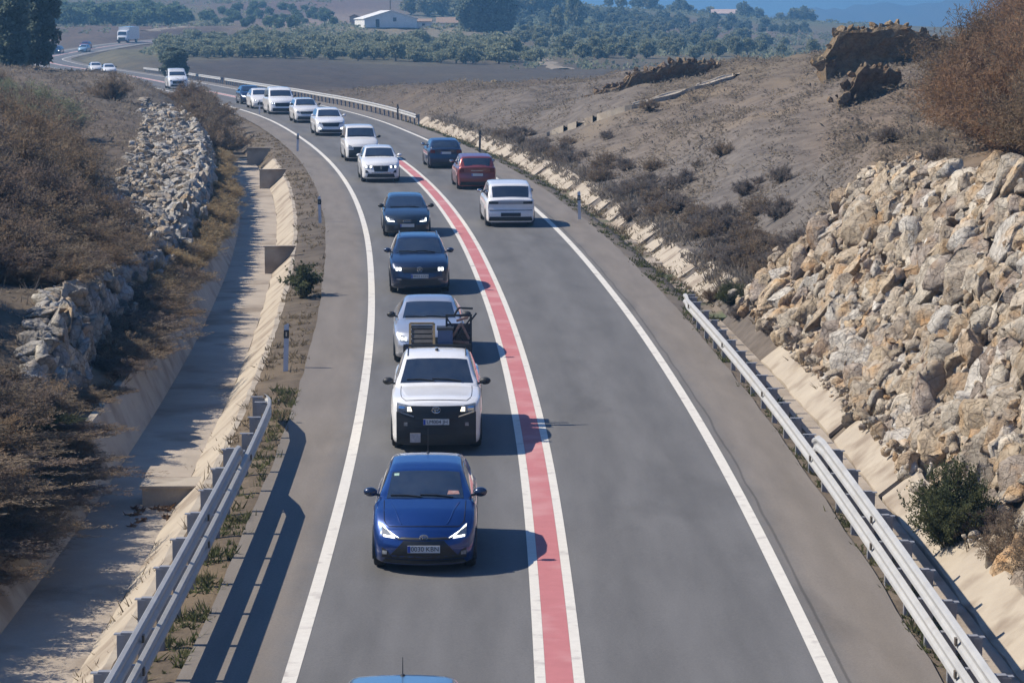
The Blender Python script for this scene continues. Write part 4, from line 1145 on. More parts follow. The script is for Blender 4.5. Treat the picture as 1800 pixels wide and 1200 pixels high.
# concrete walls across the drain
def weir(label, y, off0, off1, h, t, ztop=-.12, tilt=0):
    r = empty('drain_wall', label, 'concrete wall', 'concrete walls across the left drain')
    q = MB(); T = frame(y, 0, 0).to_3x3()
    V = []
    for dy in (-t / 2, t / 2):
        for o, z in ((off0, -.86), (off1 - .62, -.86), (off1, ztop - .06), (off1, ztop), (off0, ztop)):
            V.append(on_road(y + dy, o, z))
    q.add(V, [(0, 1, 2, 3, 4), (9, 8, 7, 6, 5)] + [(i, i + 5, (i + 1) % 5 + 5, (i + 1) % 5) for i in range(5)])
    q.build('wall_body', CONC, r)
    q = MB(); q.box(on_road(y, (off0 + off1) / 2, ztop + .03), (abs(off1 - off0) + .08, t + .10, .05), T); q.build('coping', CONC, r)
    return r
weir('low concrete wall across the drain floor with dry leaves behind, nearest to the bridge', 53.6, -7.75, -6.42, .6, .95, -.46)
weir('low concrete wall across the drain beside the green verge shrub', 96.6, -7.35, -6.3, .6, .16, .12)
weir('low concrete wall across the drain next beyond the verge shrub one', 137, -7.6, -6.3, .6, .16, .10)
weir('farthest low concrete wall across the drain before the tan reeds end', 155, -7.6, -6.3, .6, .16, .10)

# ------------------------------------------------------------------ rocks
def ico(n):
    bm = bmesh.new(); bmesh.ops.create_icosphere(bm, subdivisions=n, radius=1)
    V = np.array([v.co[:] for v in bm.verts]); F = np.array([[v.index for v in f.verts] for f in bm.faces]); bm.free()
    return V, F
_IV, _IF = ico(2)
_IV3, _IF3 = ico(3)
def rock_protos(n, seed, base):
    """angular broken stone: a sphere chopped by a few planes, then roughened"""
    R = np.random.RandomState(seed); out = []
    for _ in range(n):
        V = base.copy()
        for _ in range(11):
            d = R.normal(size=3); d /= np.linalg.norm(d); k = R.uniform(.30, .78)
            e = V @ d - k; V = V - np.outer(np.maximum(e, 0), d)
        V = V / np.abs(V).max(0)
        for s, a in ((3.0, .07), (7, .05), (14, .03)):
            ph = R.uniform(0, 9, 3); w = R.normal(size=(3, 3))
            V = V * (1 + a * np.sin((V @ w.T) * s + ph).prod(1)[:, None] * 2)
        V += R.normal(0, .014, V.shape)
        out.append(V)
    return out
PROTO = rock_protos(14, 3, _IV)
PROTO3 = rock_protos(14, 4, _IV3)
def rock_heap(items, seed, tones):
    """items: list of (pos, size(3), tilt matrix); returns V, F, tint"""
    R = np.random.RandomState(seed); VV = []; FF = []; TT = []; k = 0
    tones = np.array(tones)
    for pos, size, T in items:
        big = max(size) > .30
        V = (PROTO3 if big else PROTO)[R.randint(14)] * np.array(size); fc = _IF3 if big else _IF
        a = R.uniform(0, 6.28); ca, sa = math.cos(a), math.sin(a)
        if T is None:
            q = R.normal(size=4); q /= np.linalg.norm(q)
            w, x, y, z = q
            T = np.array([[1-2*(y*y+z*z), 2*(x*y-z*w), 2*(x*z+y*w)], [2*(x*y+z*w), 1-2*(x*x+z*z), 2*(y*z-x*w)], [2*(x*z-y*w), 2*(y*z+x*w), 1-2*(x*x+y*y)]])
        VV.append(V @ T.T + np.array(pos)); FF.append(fc + k); k += len(V)
        c = tones[R.randint(len(tones))] * R.uniform(.82, 1.18)
        TT.append(np.tile(c, (len(V), 1)))
    return np.concatenate(VV), np.concatenate(FF), np.concatenate(TT)
ROCK = mat('rock', (.62, .58, .54), (1.12, 1.10, 1.07), scale=3.4, rough=.95, bump=3.4, bscale=4.5, attr='tint', spec=.1, detail=12, contrast=.16, c3=(.95, .74, .53), s3=1.5, thr3=.61)
WARM = [(.57, .495, .395), (.62, .545, .435), (.52, .435, .325), (.65, .585, .48), (.54, .465, .37), (.59, .485, .35), (.66, .62, .55), (.45, .385, .325), (.54, .425, .30)]
GREY = [(.46, .44, .40), (.52, .49, .43), (.42, .40, .37), (.50, .44, .36), (.56, .54, .50)]
def crack_rock(m):
    t = m.node_tree; L = t.links; b = t.nodes['Principled BSDF']
    g = t.nodes.new('ShaderNodeNewGeometry')
    nz = t.nodes.new('ShaderNodeTexNoise'); nz.inputs['Scale'].default_value = 2.5; nz.inputs['Detail'].default_value = 4
    ad = t.nodes.new('ShaderNodeVectorMath'); ad.operation = 'MULTIPLY_ADD'; ad.inputs[1].default_value = (.5, .5, .5)
    L.new(g.outputs['Position'], nz.inputs['Vector']); L.new(nz.outputs['Color'], ad.inputs[0]); L.new(g.outputs['Position'], ad.inputs[2])
    v = t.nodes.new('ShaderNodeTexVoronoi'); v.feature = 'DISTANCE_TO_EDGE'; v.inputs['Scale'].default_value = 3.6; L.new(ad.outputs[0], v.inputs['Vector'])
    r = t.nodes.new('ShaderNodeMapRange'); r.inputs[1].default_value = 0; r.inputs[2].default_value = .05; r.inputs[3].default_value = .74; r.inputs[4].default_value = 1; L.new(v.outputs['Distance'], r.inputs[0])
    src = b.inputs['Base Color'].links[0].from_socket
    sc = t.nodes.new('ShaderNodeVectorMath'); sc.operation = 'SCALE'; L.new(src, sc.inputs[0]); L.new(r.outputs[0], sc.inputs['Scale']); L.new(sc.outputs[0], b.inputs['Base Color'])
    bp = t.nodes.new('ShaderNodeBump'); bp.inputs['Strength'].default_value = 1; bp.inputs['Distance'].default_value = .07; L.new(r.outputs[0], bp.inputs['Height'])
    old = b.inputs['Normal'].links[0].from_node; L.new(bp.outputs[0], old.inputs['Normal'])
crack_rock(ROCK)
def rot(ax, ay, az):
    cx, sx, cy, sy, cz, sz = math.cos(ax), math.sin(ax), math.cos(ay), math.sin(ay), math.cos(az), math.sin(az)
    return np.array([[cz, -sz, 0], [sz, cz, 0], [0, 0, 1]]) @ np.array([[cy, 0, sy], [0, 1, 0], [-sy, 0, cy]]) @ np.array([[1, 0, 0], [0, cx, -sx], [0, sx, cx]])
def right_wall():
    R = np.random.RandomState(11); it = []
    y = 30.0
    while y < 81.4:
        h = float(wall_right(y)); q = 0.0
        slopeL = math.hypot(h, .78 * h)
        stepq = .45
        while q < slopeL + .9:
            f = min(q / max(slopeL, .01), 1.0); over = max(0, q - slopeL)
            yy = y + R.uniform(-.3, .3); dep = R.normal(0, .14)
            o = 7.6 + .78 * h * f + over * .9 + dep * .75; z = h * f - dep * .2 + R.normal(0, .05) - over * .02
            s = R.choice([.16, .23, .32, .44, .60], p=[.28, .28, .24, .15, .05]) * R.uniform(.85, 1.2)
            if over: s *= .6
            sz = (s * R.uniform(.6, .9), s * R.uniform(.8, 1.2), s * R.uniform(.9, 1.45))
            T = rot(R.normal(-.3, .5), R.normal(.66, .28), R.normal(0, .5))
            it.append((on_road(yy, o, z), sz, T))
            if R.uniform() < .8:                                               # small stones wedged between
                s = R.uniform(.05, .12); it.append((on_road(yy + R.uniform(-.3, .3), o - .05 + R.uniform(-.1, .1), z + R.uniform(-.1, .2)), (s, s * R.uniform(.7, 1.3), s * R.uniform(.8, 1.5)), None))
            q += stepq * R.uniform(.65, 1.15)
        y += .40
    for _ in range(260):                                                        # fallen stones along the foot and at the end
        yy = R.uniform(45, 84); it.append((on_road(yy, 7.0 + abs(R.normal(0, .35)), R.uniform(-.05, .1) + .1), tuple(R.choice([.05, .08, .13, .24], p=[.4, .3, .2, .1]) * R.uniform(.7, 1.3, 3)), None))
    V, F, T = rock_heap(it, 5, WARM)
    o = link('boulder_wall', mesh_np('boulder_wall', V, F, ROCK, False, T))
    tag(o, 'tall sunlit retaining wall of rough cream and rust boulders on the right', 'rock wall')
    return len(it)
def left_wall():
    R = np.random.RandomState(12); it = []
    for y in np.arange(57, 182, .55):
        h = float(wall_left(y))
        if h < .3: continue
        for q in np.arange(0, 1.01, .3):
            s = R.uniform(.3, .62)
            it.append((on_road(y + R.uniform(-.3, .3), -10.02 - .5 * q + R.uniform(-.08, .08), .5 + (h - .6) * q + R.uniform(-.1, .1)), (s * .5, s * R.uniform(.8, 1.3), s * R.uniform(.7, 1.1)), rot(R.normal(0, .25), R.normal(0, .2), R.normal(0, .3))))
        w = 3.2 * float(np.interp(y, [57, 66, 80, 100, 130, 175], [.12, .15, .25, .85, 1.0, .8]))
        for _ in range(9):
            t = R.uniform(0, 1) ** 1.3; s = R.choice([.09, .14, .22, .34], p=[.4, .33, .19, .08])
            o = -10.55 - w * t; zz = h + max(0, -o - 10.55) * .12 + s * .12
            p = on_road(y + R.uniform(-.3, .3), o, 0); g = ground_at(p.x, p.y)
            it.append((Vector((p.x, p.y, max(g, float(roadz(y)) + h - .1) + s * .1)), (s * R.uniform(.8, 1.4), s * R.uniform(.8, 1.4), s * R.uniform(.45, .8)), rot(R.normal(0, .35), R.normal(0, .35), R.uniform(0, 6))))
    V, F, T = rock_heap(it, 6, GREY)
    tag(link('boulder_wall', mesh_np('boulder_wall', V, F, ROCK, False, T)), 'low boulder wall above the left drain with sunlit rubble top and shaded face', 'rock wall')
right_wall(); left_wall()

# outcrops on the hill to the right: banks of rock whose shaded side looks this way
def outcrop(name, label, pts, depth, seed, tones, yface):
    """a cut bank: a ragged, steep face between the top and foot lines, rubble on its rim; pts: (px, py_top, py_foot, y)"""
    R = np.random.RandomState(seed); it = []
    T0 = np.array([at(a, t, yface) for a, t, b, y in pts]); B0 = np.array([at(a, b, yface) for a, t, b, y in pts])
    s = np.r_[0, np.cumsum(np.linalg.norm(np.diff(T0[:, :2], axis=0), axis=1))]
    n = max(12, int(s[-1] / .3)); u = np.linspace(0, s[-1], n)
    top = np.stack([np.interp(u, s, T0[:, k]) for k in range(3)], 1); bot = np.stack([np.interp(u, s, B0[:, k]) for k in range(3)], 1)
    top[:, 2] += .10 * np.sin(u * 2.1) + R.normal(0, .07, n); H = np.maximum(top[:, 2] - bot[:, 2], .15)
    rows = 9; V = []
    prof = [(.30, None), (.22, .0), (.10, .22), (-.06, .45), (-.24, .7), (-.36, .9), (-.30, 1.0)]  # face leans out over its foot to keep itself in shade
    for j, (back, f) in enumerate(prof):
        for i in range(n):
            V.append((bot[i, 0] + R.normal(0, .04), bot[i, 1] + back * max(.5, H[i] / 1.5) + R.normal(0, .035) + .12 * math.sin(u[i] * 1.3 + .5 * j), bot[i, 2] + (-1.6 if f is None else H[i] * f + R.normal(0, .04))))
    for back in (depth * .5, depth, depth + 1.5):
        for i in range(n): V.append((top[i, 0] + R.normal(0, .05), top[i, 1] + back, top[i, 2] + (R.normal(0, .05) if back <= depth else -H[i] * .8 - .4) - .06 * back))
    m = len(prof) + 3; F = []
    for j in range(m - 1):
        for i in range(n - 1): F.append((j * n + i, j * n + i + 1, (j + 1) * n + i + 1, (j + 1) * n + i))
    F.append(tuple(j * n for j in range(m))); F.append(tuple(j * n + n - 1 for j in range(m - 1, -1, -1)))
    VV = [np.array(V)]; FF = [f for f in F]; TT = [np.tile(np.array(tones[0]), (len(V), 1)) * R.uniform(.8, 1.15, (len(V), 1))]
    for i in range(n):
        for k in range(2):
            sz = R.uniform(.12, .34); it.append((top[i] + np.array([R.normal(0, .12), .15 + R.uniform(0, depth * .6) * k, sz * .1]), (sz, sz * R.uniform(.6, 1), sz * .6), None))
        if i < n * .14:
            sz = R.uniform(.2, .45); it.append((bot[i] + np.array([R.normal(0, .2) - .2, R.normal(0, .2), H[i] * R.uniform(0, .9)]), (sz, sz, sz * .8), None))
    v, f, t = rock_heap(it, seed, tones[1:])
    b = len(V); FF += [tuple(q + b for q in g) for g in f.tolist()]
    tag(link(name, mesh_np(name, np.concatenate([VV[0], v]), FF, ROCK, False, np.concatenate([TT[0], t]))), label, 'rock outcrop')
SHADE_BROWN = [(.24, .18, .12), (.28, .21, .14), (.20, .15, .11), (.32, .25, .17)]  # brown rock tones darkened to stand for the banks' shade
outcrop('rock_outcrop', 'long dark rock bank stepping up the hill above the pale concrete channel', [(1012, 196, 204, 196), (1040, 172, 190, 194), (1066, 152, 190, 190), (1088, 152, 182, 188), (1120, 128, 172, 184), (1150, 122, 168, 180), (1180, 110, 160, 177), (1215, 107, 150, 175), (1245, 110, 128, 174), (1262, 112, 118, 174)], 2.5, 21, SHADE_BROWN, 170)
outcrop('rock_outcrop', 'big dark flat topped rock bluff on the skyline left of the rust bushes', [(1452, 102, 112, 152), (1466, 78, 112, 151), (1480, 58, 108, 150), (1505, 50, 104, 148), (1540, 46, 108, 146), (1580, 48, 112, 144), (1618, 56, 112, 142), (1640, 66, 112, 141), (1665, 76, 114, 140)], 3.5, 22, [(.26, .20, .13), (.30, .23, .15), (.22, .17, .12), (.40, .31, .20)], 143)  # darkened rock tones carry the bluff's shade
outcrop('rock_outcrop', 'small dark rock step on the hill just below the flat topped bluff', [(1480, 172, 180, 128), (1500, 152, 172, 128), (1518, 122, 165, 127), (1535, 117, 152, 126), (1565, 120, 148, 125), (1582, 124, 145, 125)], 1.5, 23, SHADE_BROWN, 124)
outcrop('rock_outcrop', 'small sunlit rock pile lying alone on the left of the hillside', [(788, 176, 186, 232), (806, 164, 178, 232), (826, 156, 172, 231), (850, 151, 160, 230), (880, 148, 154, 229)], .9, 24, [(.36, .30, .20), (.42, .35, .24), (.30, .25, .17)], 228)

# pale concrete channel running up the hill
def chute():
    P = []
    for px in np.linspace(962, 1296, 46):
        py = float(np.interp(px, [962, 1035, 1090, 1170, 1240, 1296], [239, 215, 196, 173, 152, 134]))
        P.append(hit(px, py))
    q = MB(); V = []; F = []
    for i, p in enumerate(P):
        t = (P[min(i + 1, len(P) - 1)] - P[max(i - 1, 0)]); t.z = 0; t.normalize(); s = Vector((t.y, -t.x, 0))
        for w, z in ((-.36, .20), (-.27, .20), (-.20, .13), (.20, .13), (.27, .20), (.36, .20), (.36, -.25), (-.36, -.25)):
            V.append(p + s * w + Vector((0, 0, z)))
    for i in range(len(P) - 1):
        if i in (5, 8, 9, 12): continue
        for j in range(8): F.append((i * 8 + j, i * 8 + (j + 1) % 8, (i + 1) * 8 + (j + 1) % 8, (i + 1) * 8 + j))
    q.add(V, F)
    tag(q.build('concrete_channel', CONC), 'narrow pale concrete channel running diagonally up the brown hillside', 'drain channel')
chute()
# stray stones and litter about the left drain
for i, (px, py, s, lab, c) in enumerate(((172, 868, .26, 'pale stone under the dry bush beside the left drain', (.5, .48, .45)), (150, 918, .16, 'flat pale stone on the drain floor by the bush shadow', (.5, .46, .4)), (228, 848, .10, 'small white scrap near the nearest drain wall', (.7, .7, .7)), (208, 845, .12, 'white crumpled litter under the bush by the drain', (.6, .6, .62)), (1279, 789, .06, 'small pale bit of litter on the right hard shoulder', (.55, .5, .45)))):
    p = hit(px, py); V = PROTO[i] * np.array([s, s * .9, s * .6])
    T = np.tile(np.array(c), (len(V), 1))
    tag(link('stone' if 'stone' in lab else 'litter', mesh_np('stone', V + np.array([0, 0, s * .3]), _IF, ROCK, False, T), None, p), lab, 'stone' if 'stone' in lab else 'litter')
# ------------------------------------------------------------------ vegetation
def leafmat(name, c1, c2, trans=.45): return mat(name, c1, c2, scale=1.3, rough=.85, spec=.15, coord='Object', attr='tint', trans=trans, contrast=.18)
STEM = mat('twig_bark', (.10, .075, .055), (.15, .115, .085), scale=9, rough=.95, coord='Object')
BARK = mat('tree_bark', (.09, .07, .05), (.14, .11, .08), scale=5, rough=.95, bump=.5, coord='Object')
LM = dict(
    brown=leafmat('dry_brown_foliage', (.215, .165, .12), (.285, .225, .155)),
    purple=leafmat('purple_brown_foliage', (.18, .142, .118), (.24, .19, .15)),
    tan=leafmat('tan_foliage', (.32, .24, .135), (.38, .295, .175)),
    rust=leafmat('rust_foliage', (.27, .165, .10), (.31, .205, .125)),
    rustd=leafmat('dull_rust_foliage', (.22, .155, .105), (.24, .185, .12)),
    green=leafmat('green_foliage', (.075, .088, .042), (.115, .125, .06)),
    olive=leafmat('olive_foliage', (.23, .245, .16), (.28, .295, .19)),
    grove=leafmat('grove_foliage', (.14, .185, .10), (.17, .215, .12)),
    dark=leafmat('dark_foliage', (.16, .20, .165), (.20, .235, .18)),
    grey=leafmat('grey_scrub_foliage', (.19, .162, .14), (.235, .20, .17)))

def leaf_quads(P, D, l, w, R):
    """n leaf quads at P, long axis D"""
    n = len(P)
    side = np.cross(D, R.normal(size=(n, 3))); side /= np.linalg.norm(side, axis=1)[:, None] + 1e-9
    a = l[:, None] * D; b = w[:, None] * side
    nrm = np.cross(D, side) * (w * .5)[:, None]
    V = np.stack([P - b * .35, P + a * .45 - b + nrm, P + a, P + a * .5 + b + nrm], 1).reshape(-1, 3)
    F = np.arange(4 * n).reshape(n, 4)
    return V, F
def tubes3(segs, r0, r1):
    """thin three-sided twigs from a list of point arrays"""
    V = []; F = []; k = 0
    for P, a, b in zip(segs, r0, r1):
        m = len(P)
        for i, p in enumerate(P):
            r = a + (b - a) * i / (m - 1)
            for j in range(3):
                t = 2.094 * j; V.append((p[0] + r * math.cos(t), p[1] + r * math.sin(t), p[2]))
        for i in range(m - 1):
            for j in range(3):
                F.append((k + i * 3 + j, k + i * 3 + (j + 1) % 3, k + (i + 1) * 3 + (j + 1) % 3, k + (i + 1) * 3 + j))
        k += 3 * m
    return np.array(V), np.array(F)

def shrub_meshes(seed, h, r, ns, twigs, per, ll, lw, mname, erect=.6, name='foliage', droop=0.0):
    R = np.random.RandomState(seed)
    segs = []; P = []; D = []; T = []; r0 = []; r1 = []
    lob = R.uniform(0, 6.28, 4); la = R.uniform(.1, .3, 4)
    for i in range(ns):
        az = R.uniform(0, 6.283); rr = math.sqrt(R.uniform(0, 1))
        hh = h * (1 - .55 * rr ** 2) * R.uniform(.62, 1.05)
        ext = 1 + sum(a * math.sin((k + 2) * az + p) for k, (a, p) in enumerate(zip(la, lob)))
        e = np.array([math.cos(az) * r * rr * ext, math.sin(az) * r * rr * ext, hh])
        b = np.array([math.cos(az) * r * .12 * rr, math.sin(az) * r * .12 * rr, -.1])
        c = np.array([e[0] * (1 - erect) * .9, e[1] * (1 - erect) * .9, hh * .62])
        t = np.linspace(0, 1, 6)[:, None]
        C = (1 - t) ** 2 * b + 2 * t * (1 - t) * c + t ** 2 * e
        if droop: C[:, 2] -= droop * h * (t[:, 0] ** 4) * R.uniform(.3, 1)
        segs.append(C); r0.append(.008 + .012 * h / 2); r1.append(.004)
        tint = R.uniform(.78, 1.22); warm = R.uniform(-.06, .08)
        for k in range(twigs):
            u = R.uniform(.22, 1.0); q = u * 5; j = min(int(q), 4)
            p = C[j] + (C[j + 1] - C[j]) * (q - j); d = C[j + 1] - C[j]; d /= np.linalg.norm(d) + 1e-9
            td = d * .8 + R.normal(size=3) * .55 + np.array([0, 0, .25 * erect]); td /= np.linalg.norm(td)
            tl = h * R.uniform(.08, .2)
            s = np.sort(R.uniform(0, 1, per))
            pos = p + td * (s * tl)[:, None] + R.normal(size=(per, 3)) * .012 * h
            ld = td * .8 + R.normal(size=(per, 3)) * .6; ld /= np.linalg.norm(ld, axis=1)[:, None]
            P.append(pos); D.append(ld)
            tt = tint * R.uniform(.88, 1.12)
            T.append(np.tile([tt * (1 + warm), tt, tt * (1 - warm)], (per, 1)))
    P = np.concatenate(P); D = np.concatenate(D); T = np.concatenate(T); n = len(P)
    V, F = leaf_quads(P, D, ll * R.uniform(.6, 1.3, n), lw * R.uniform(.6, 1.3, n), R)
    fm = mesh_np(name, V, F, LM[mname], False, np.repeat(T, 4, 0))
    sv, sf = tubes3(segs, r0, r1)
    return fm, mesh_np('stems', sv, sf, STEM)
def make_plant(name, label, cat, meshes, parts, loc=(0, 0, -500), group=None):
    r = empty(name, label, cat, group, loc)
    for n, m in zip(parts, meshes): link(n, m, r)
    return r

def crown_meshes(seed, h, r, base, clumps, per, ls, mname, shape='round', trunk=.16, limb=7, lean=0):
    """a tree: tapered trunk, limbs and a crown of leaf clumps"""
    R = np.random.RandomState(seed); C = []; 
    for i in range(clumps):
        t = R.uniform(0, 1)
        if shape == 'cone': rad = r * (1.0 - .78 * t) * math.sqrt(R.uniform(.15, 1)); z = base + (h - base) * t
        elif shape == 'column': rad = r * math.sin(math.pi * min(.97, .12 + .85 * t)) ** .5 * math.sqrt(R.uniform(0, 1)); z = base + (h - base) * t
        else:
            rad = r * math.sqrt(max(0, 1 - (2 * t - 1) ** 2)) * math.sqrt(R.uniform(.2, 1)) ; z = base + (h - base) * (.04 + .94 * t)
        a = R.uniform(0, 6.283)
        C.append((rad * math.cos(a) + lean * z, rad * math.sin(a), z, r * R.uniform(.16, .36), R.uniform(.72, 1.25)))
    P = []; D = []; T = []
    for x, y, z, cr, tn in C:
        d = R.normal(size=(per, 3)); d /= np.linalg.norm(d, axis=1)[:, None]
        q = np.array([x, y, z]) + d * (cr * R.uniform(.3, 1.05, per) ** .6)[:, None] * np.array([1, 1, .75])
        P.append(q); D.append(d * .7 + R.normal(size=(per, 3)) * .5)
        tt = tn * R.uniform(.8, 1.2, per); T.append(np.stack([tt * 1.02, tt, tt * .97], 1))
    P = np.concatenate(P); D = np.concatenate(D); D /= np.linalg.norm(D, axis=1)[:, None]; T = np.concatenate(T); n = len(P)
    V, F = leaf_quads(P, D, ls * R.uniform(.6, 1.3, n), ls * .42 * R.uniform(.6, 1.3, n), R)
    fm = mesh_np('crown', V, F, LM[mname], False, np.repeat(T, 4, 0))
    mb = MB(); top = base + (h - base) * .7
    mb.tube([(lean * z, .02 * math.sin(z), z) for z in np.linspace(-.4, top, 6)], list(np.linspace(trunk, trunk * .25, 6)), 7)
    for k in range(limb):
        x, y, z, _, _ = C[R.randint(len(C))]; z0 = max(.3 * base + .2, z - R.uniform(.5, 1.6) * r * .6)
        mb.tube([(lean * z0, 0, z0), ((x + lean * z0) * .5, y * .5, (z0 + z) * .5 + .08 * r), (x, y, z)], [trunk * .4, trunk * .25, trunk * .08], 5)
    return fm, mb.mesh('trunk', BARK)

SHR = ('foliage', 'stems')
def place(proto, x, y, sc, rz=None, label=None, group=None, sink=.05, first=[set()]):
    z = ground_at(x, y) - sink
    rz = rng.uniform(0, 6.28) if rz is None else rz
    if proto.name not in first[0]:
        first[0].add(proto.name)
        proto.location = (x, y, z); proto.rotation_euler = (0, 0, rz); s = sc if isinstance(sc, tuple) else (sc,) * 3; proto.scale = s
        if label: proto['label'] = label
        if group: proto['group'] = group
        return proto
    return dup(proto, (x, y, z), rz, sc, label, group)
def road_xy(off, y):
    p = on_road(y, off); return p.x, p.y

# prototypes
BR = [make_plant('dry_shrub', 'x', 'shrub', shrub_meshes(100 + i, 1.5, 1.2, 95, 24, 10, .085, .0095, c, .5, droop=.1), SHR) for i, c in enumerate(('brown', 'purple', 'brown', 'rustd'))]
TN = [make_plant('tan_shrub', 'x', 'shrub', shrub_meshes(120 + i, 1.6, .85, 110, 14, 9, .15, .008, 'tan', .8, droop=.15), SHR) for i in range(2)]
TM = [make_plant('tamarisk', 'x', 'shrub', shrub_meshes(140 + i, 4.4, 2.1, 150, 36, 10, .17, .013, c, .6, droop=.08), SHR) for i, c in enumerate(('rust', 'rustd', 'rust'))]
TL = [make_plant('tall_shrub', 'x', 'shrub', shrub_meshes(160 + i, 2.6, 1.5, 120, 28, 10, .12, .011, c, .6, droop=.06), SHR) for i, c in enumerate(('purple', 'rustd', 'brown', 'olive'))]
GR = [make_plant('green_shrub', 'x', 'shrub', shrub_meshes(180 + i, 1.5, .95, 120, 26, 10, .055, .016, 'green', .5), SHR) for i in range(2)]
GY = [make_plant('grey_shrub', 'x', 'shrub', shrub_meshes(190 + i, .9, .85, 60, 14, 9, .10, .0085, c, .5), SHR) for i, c in enumerate(('grey', 'grey', 'brown'))]

G_FOOT = 'dry shrubs along the foot of the left wall'
L_FOOT = 'brown dry shrub among others between the left drain and boulder wall'
# near, large, one by one
near = [
 (BR[0], -11.10, 36.2, 1.25, 'brown dry shrub at the bottom left corner, closest to the bridge'), (BR[2], -10.05, 38.6, 1.20, 'rounded tan brown shrub overhanging the drain floor near the bottom left corner'),
 (BR[1], -11.50, 39.6, 1.40, None), (BR[0], -10.10, 41.0, 1.20, None), (BR[2], -9.95, 43.2, 1.15, None), (BR[1], -11.50, 43.0, 1.40, None), (BR[0], -11.10, 45.4, 1.30, None), (BR[2], -9.85, 45.6, 1.10, None), (BR[3], -12.30, 46.5, 1.40, None),
 (BR[1], -9.95, 48.0, 1.15, None), (BR[3], -11.30, 48.6, 1.25, None), (BR[0], -10.05, 50.2, 1.10, None), (BR[2], -9.75, 52.0, 0.90, None), (BR[1], -11.10, 51.6, 1.15, None), (GR[1], -10.25, 54.0, 0.85, 'green shrub among brown ones at the foot of the near boulder wall'), (BR[1], -9.85, 54.2, 0.72, None), (BR[3], -11.10, 54.6, 0.90, None),
 (BR[2], -10.10, 56.2, 0.70, None), (BR[0], -9.70, 58.6, 0.60, None), (BR[3], -9.45, 60.2, 0.60, None), (BR[1], -9.60, 63.4, 0.75, None), (BR[3], -9.60, 65.6, 1.00, None), (BR[0], -9.60, 67.4, 1.15, None), (BR[1], -9.90, 69.4, 1.25, None), (BR[2], -9.50, 70.8, 1.00, None), (BR[3], -9.70, 72.6, 1.15, None), (BR[0], -10.00, 74.0, 1.20, None)]
for p, o, y, s, lab in near:
    if y < 44: o = min(o - .3, -11.1 - .4 * (44 - y) / 8)
    elif y < 53: o -= .3
    x, yy = road_xy(o, y); g = p.name.startswith('green')
    hz = (.28 if y < 57 else .40) if o > -10.6 else (.46 if y < 57 else .66)
    w_ = 1.3 if y < 57 else 1.12
    place(p, x, yy, (s * w_ * rng.uniform(.95, 1.15), s * w_ * rng.uniform(.95, 1.15), s * hz * rng.uniform(.88, 1.05)), None, lab or L_FOOT, None if g or lab else G_FOOT)
RB = np.random.RandomState(61)
def cover(y0, y1, step, o, h, w, protos, jit=.35):
    """a run of bushes hiding the foot of the left bank: w is the half-width, h the height"""
    y = y0
    while y < y1:
        p = protos[RB.randint(len(protos))]; x, yy = road_xy(o + RB.uniform(-jit, jit), y)
        hh = 1.5 if p in BR else 2.5; ww = 1.2 if p in BR else 1.5
        k = w * RB.uniform(.85, 1.15) / ww
        bank_ = o < -11
        place(p, x, yy, (k, k, h * RB.uniform(.8, 1.12) / hh), None, 'purple brown scrub bush in the thicket on the left bank above the boulders' if bank_ else L_FOOT, 'thicket on the left bank' if bank_ else G_FOOT)
        y += step * RB.uniform(.8, 1.2)
cover(43.5, 56, 1.15, -9.3, .42, 1.15, BR, .12)
cover(42, 57, 1.4, -10.6, .85, 1.3, BR)
cover(34, 43, 1.4, -11.6, .6, 1.2, BR)
cover(36, 58, 1.9, -12.4, 1.2, 1.5, TL[:3] + BR)
cover(38, 60, 2.6, -13.9, 1.8, 1.7, TL[:3])
cover(64.5, 86, 1.2, -9.75, .72, .95, BR[:3], .2)
cover(67, 84, 1.5, -11.2, .85, 1.1, BR, .25)
cover(66, 88, 1.8, -12.7, 1.25, 1.4, TL[:3] + BR)
cover(70, 110, 2.6, -16.5, 2.3, 1.8, TL[:3], 1.2)
cover(78, 135, 3.2, -19.5, 3.0, 2.0, TL, 1.8)
R1 = np.random.RandomState(4)
for y in np.arange(74.5, 92, 1.5):                       # tan broom-like clumps further on
    p = [TN[0], BR[2], TN[1], TN[0]][R1.randint(4)]; x, yy = road_xy(-9.75 + R1.uniform(-.2, .3), y); s = R1.uniform(.42, .6)
    place(p, x, yy, (s * 1.6, s * 1.6, s), None, 'tan and brown brushwood clump half hiding the left boulder wall', 'brushwood clumps before the left boulder wall')
for y in np.arange(92, 150, 1.35):
    x, yy = road_xy(-9.45 + R1.uniform(-.35, .3), y); s = R1.uniform(.38, .52)
    place(TN[R1.randint(2)], x, yy, (s * 1.7, s * 1.7, s), None, 'tall tan grassy clump in the row along the far left drain', 'tan grassy clumps along the far left drain')
for y, o, s in ((152, -9.6, 1.3), (156, -9.2, 1.35), (160, -9.8, 1.5), (164, -9.3, 1.4), (168, -8.8, 1.45), (172, -9.6, 1.7), (177, -9.0, 1.6), (183, -8.6, 1.5), (189, -9.0, 1.6), (196, -8.4, 1.4), (204, -8.2, 1.3)):
    x, yy = road_xy(o, y); place(BR[[0, 3, 1, 2][int(y) % 4]], x, yy, s, None, 'dark brown bush in the clump hiding the left edge of the far bend', 'brown bushes at the far bend')
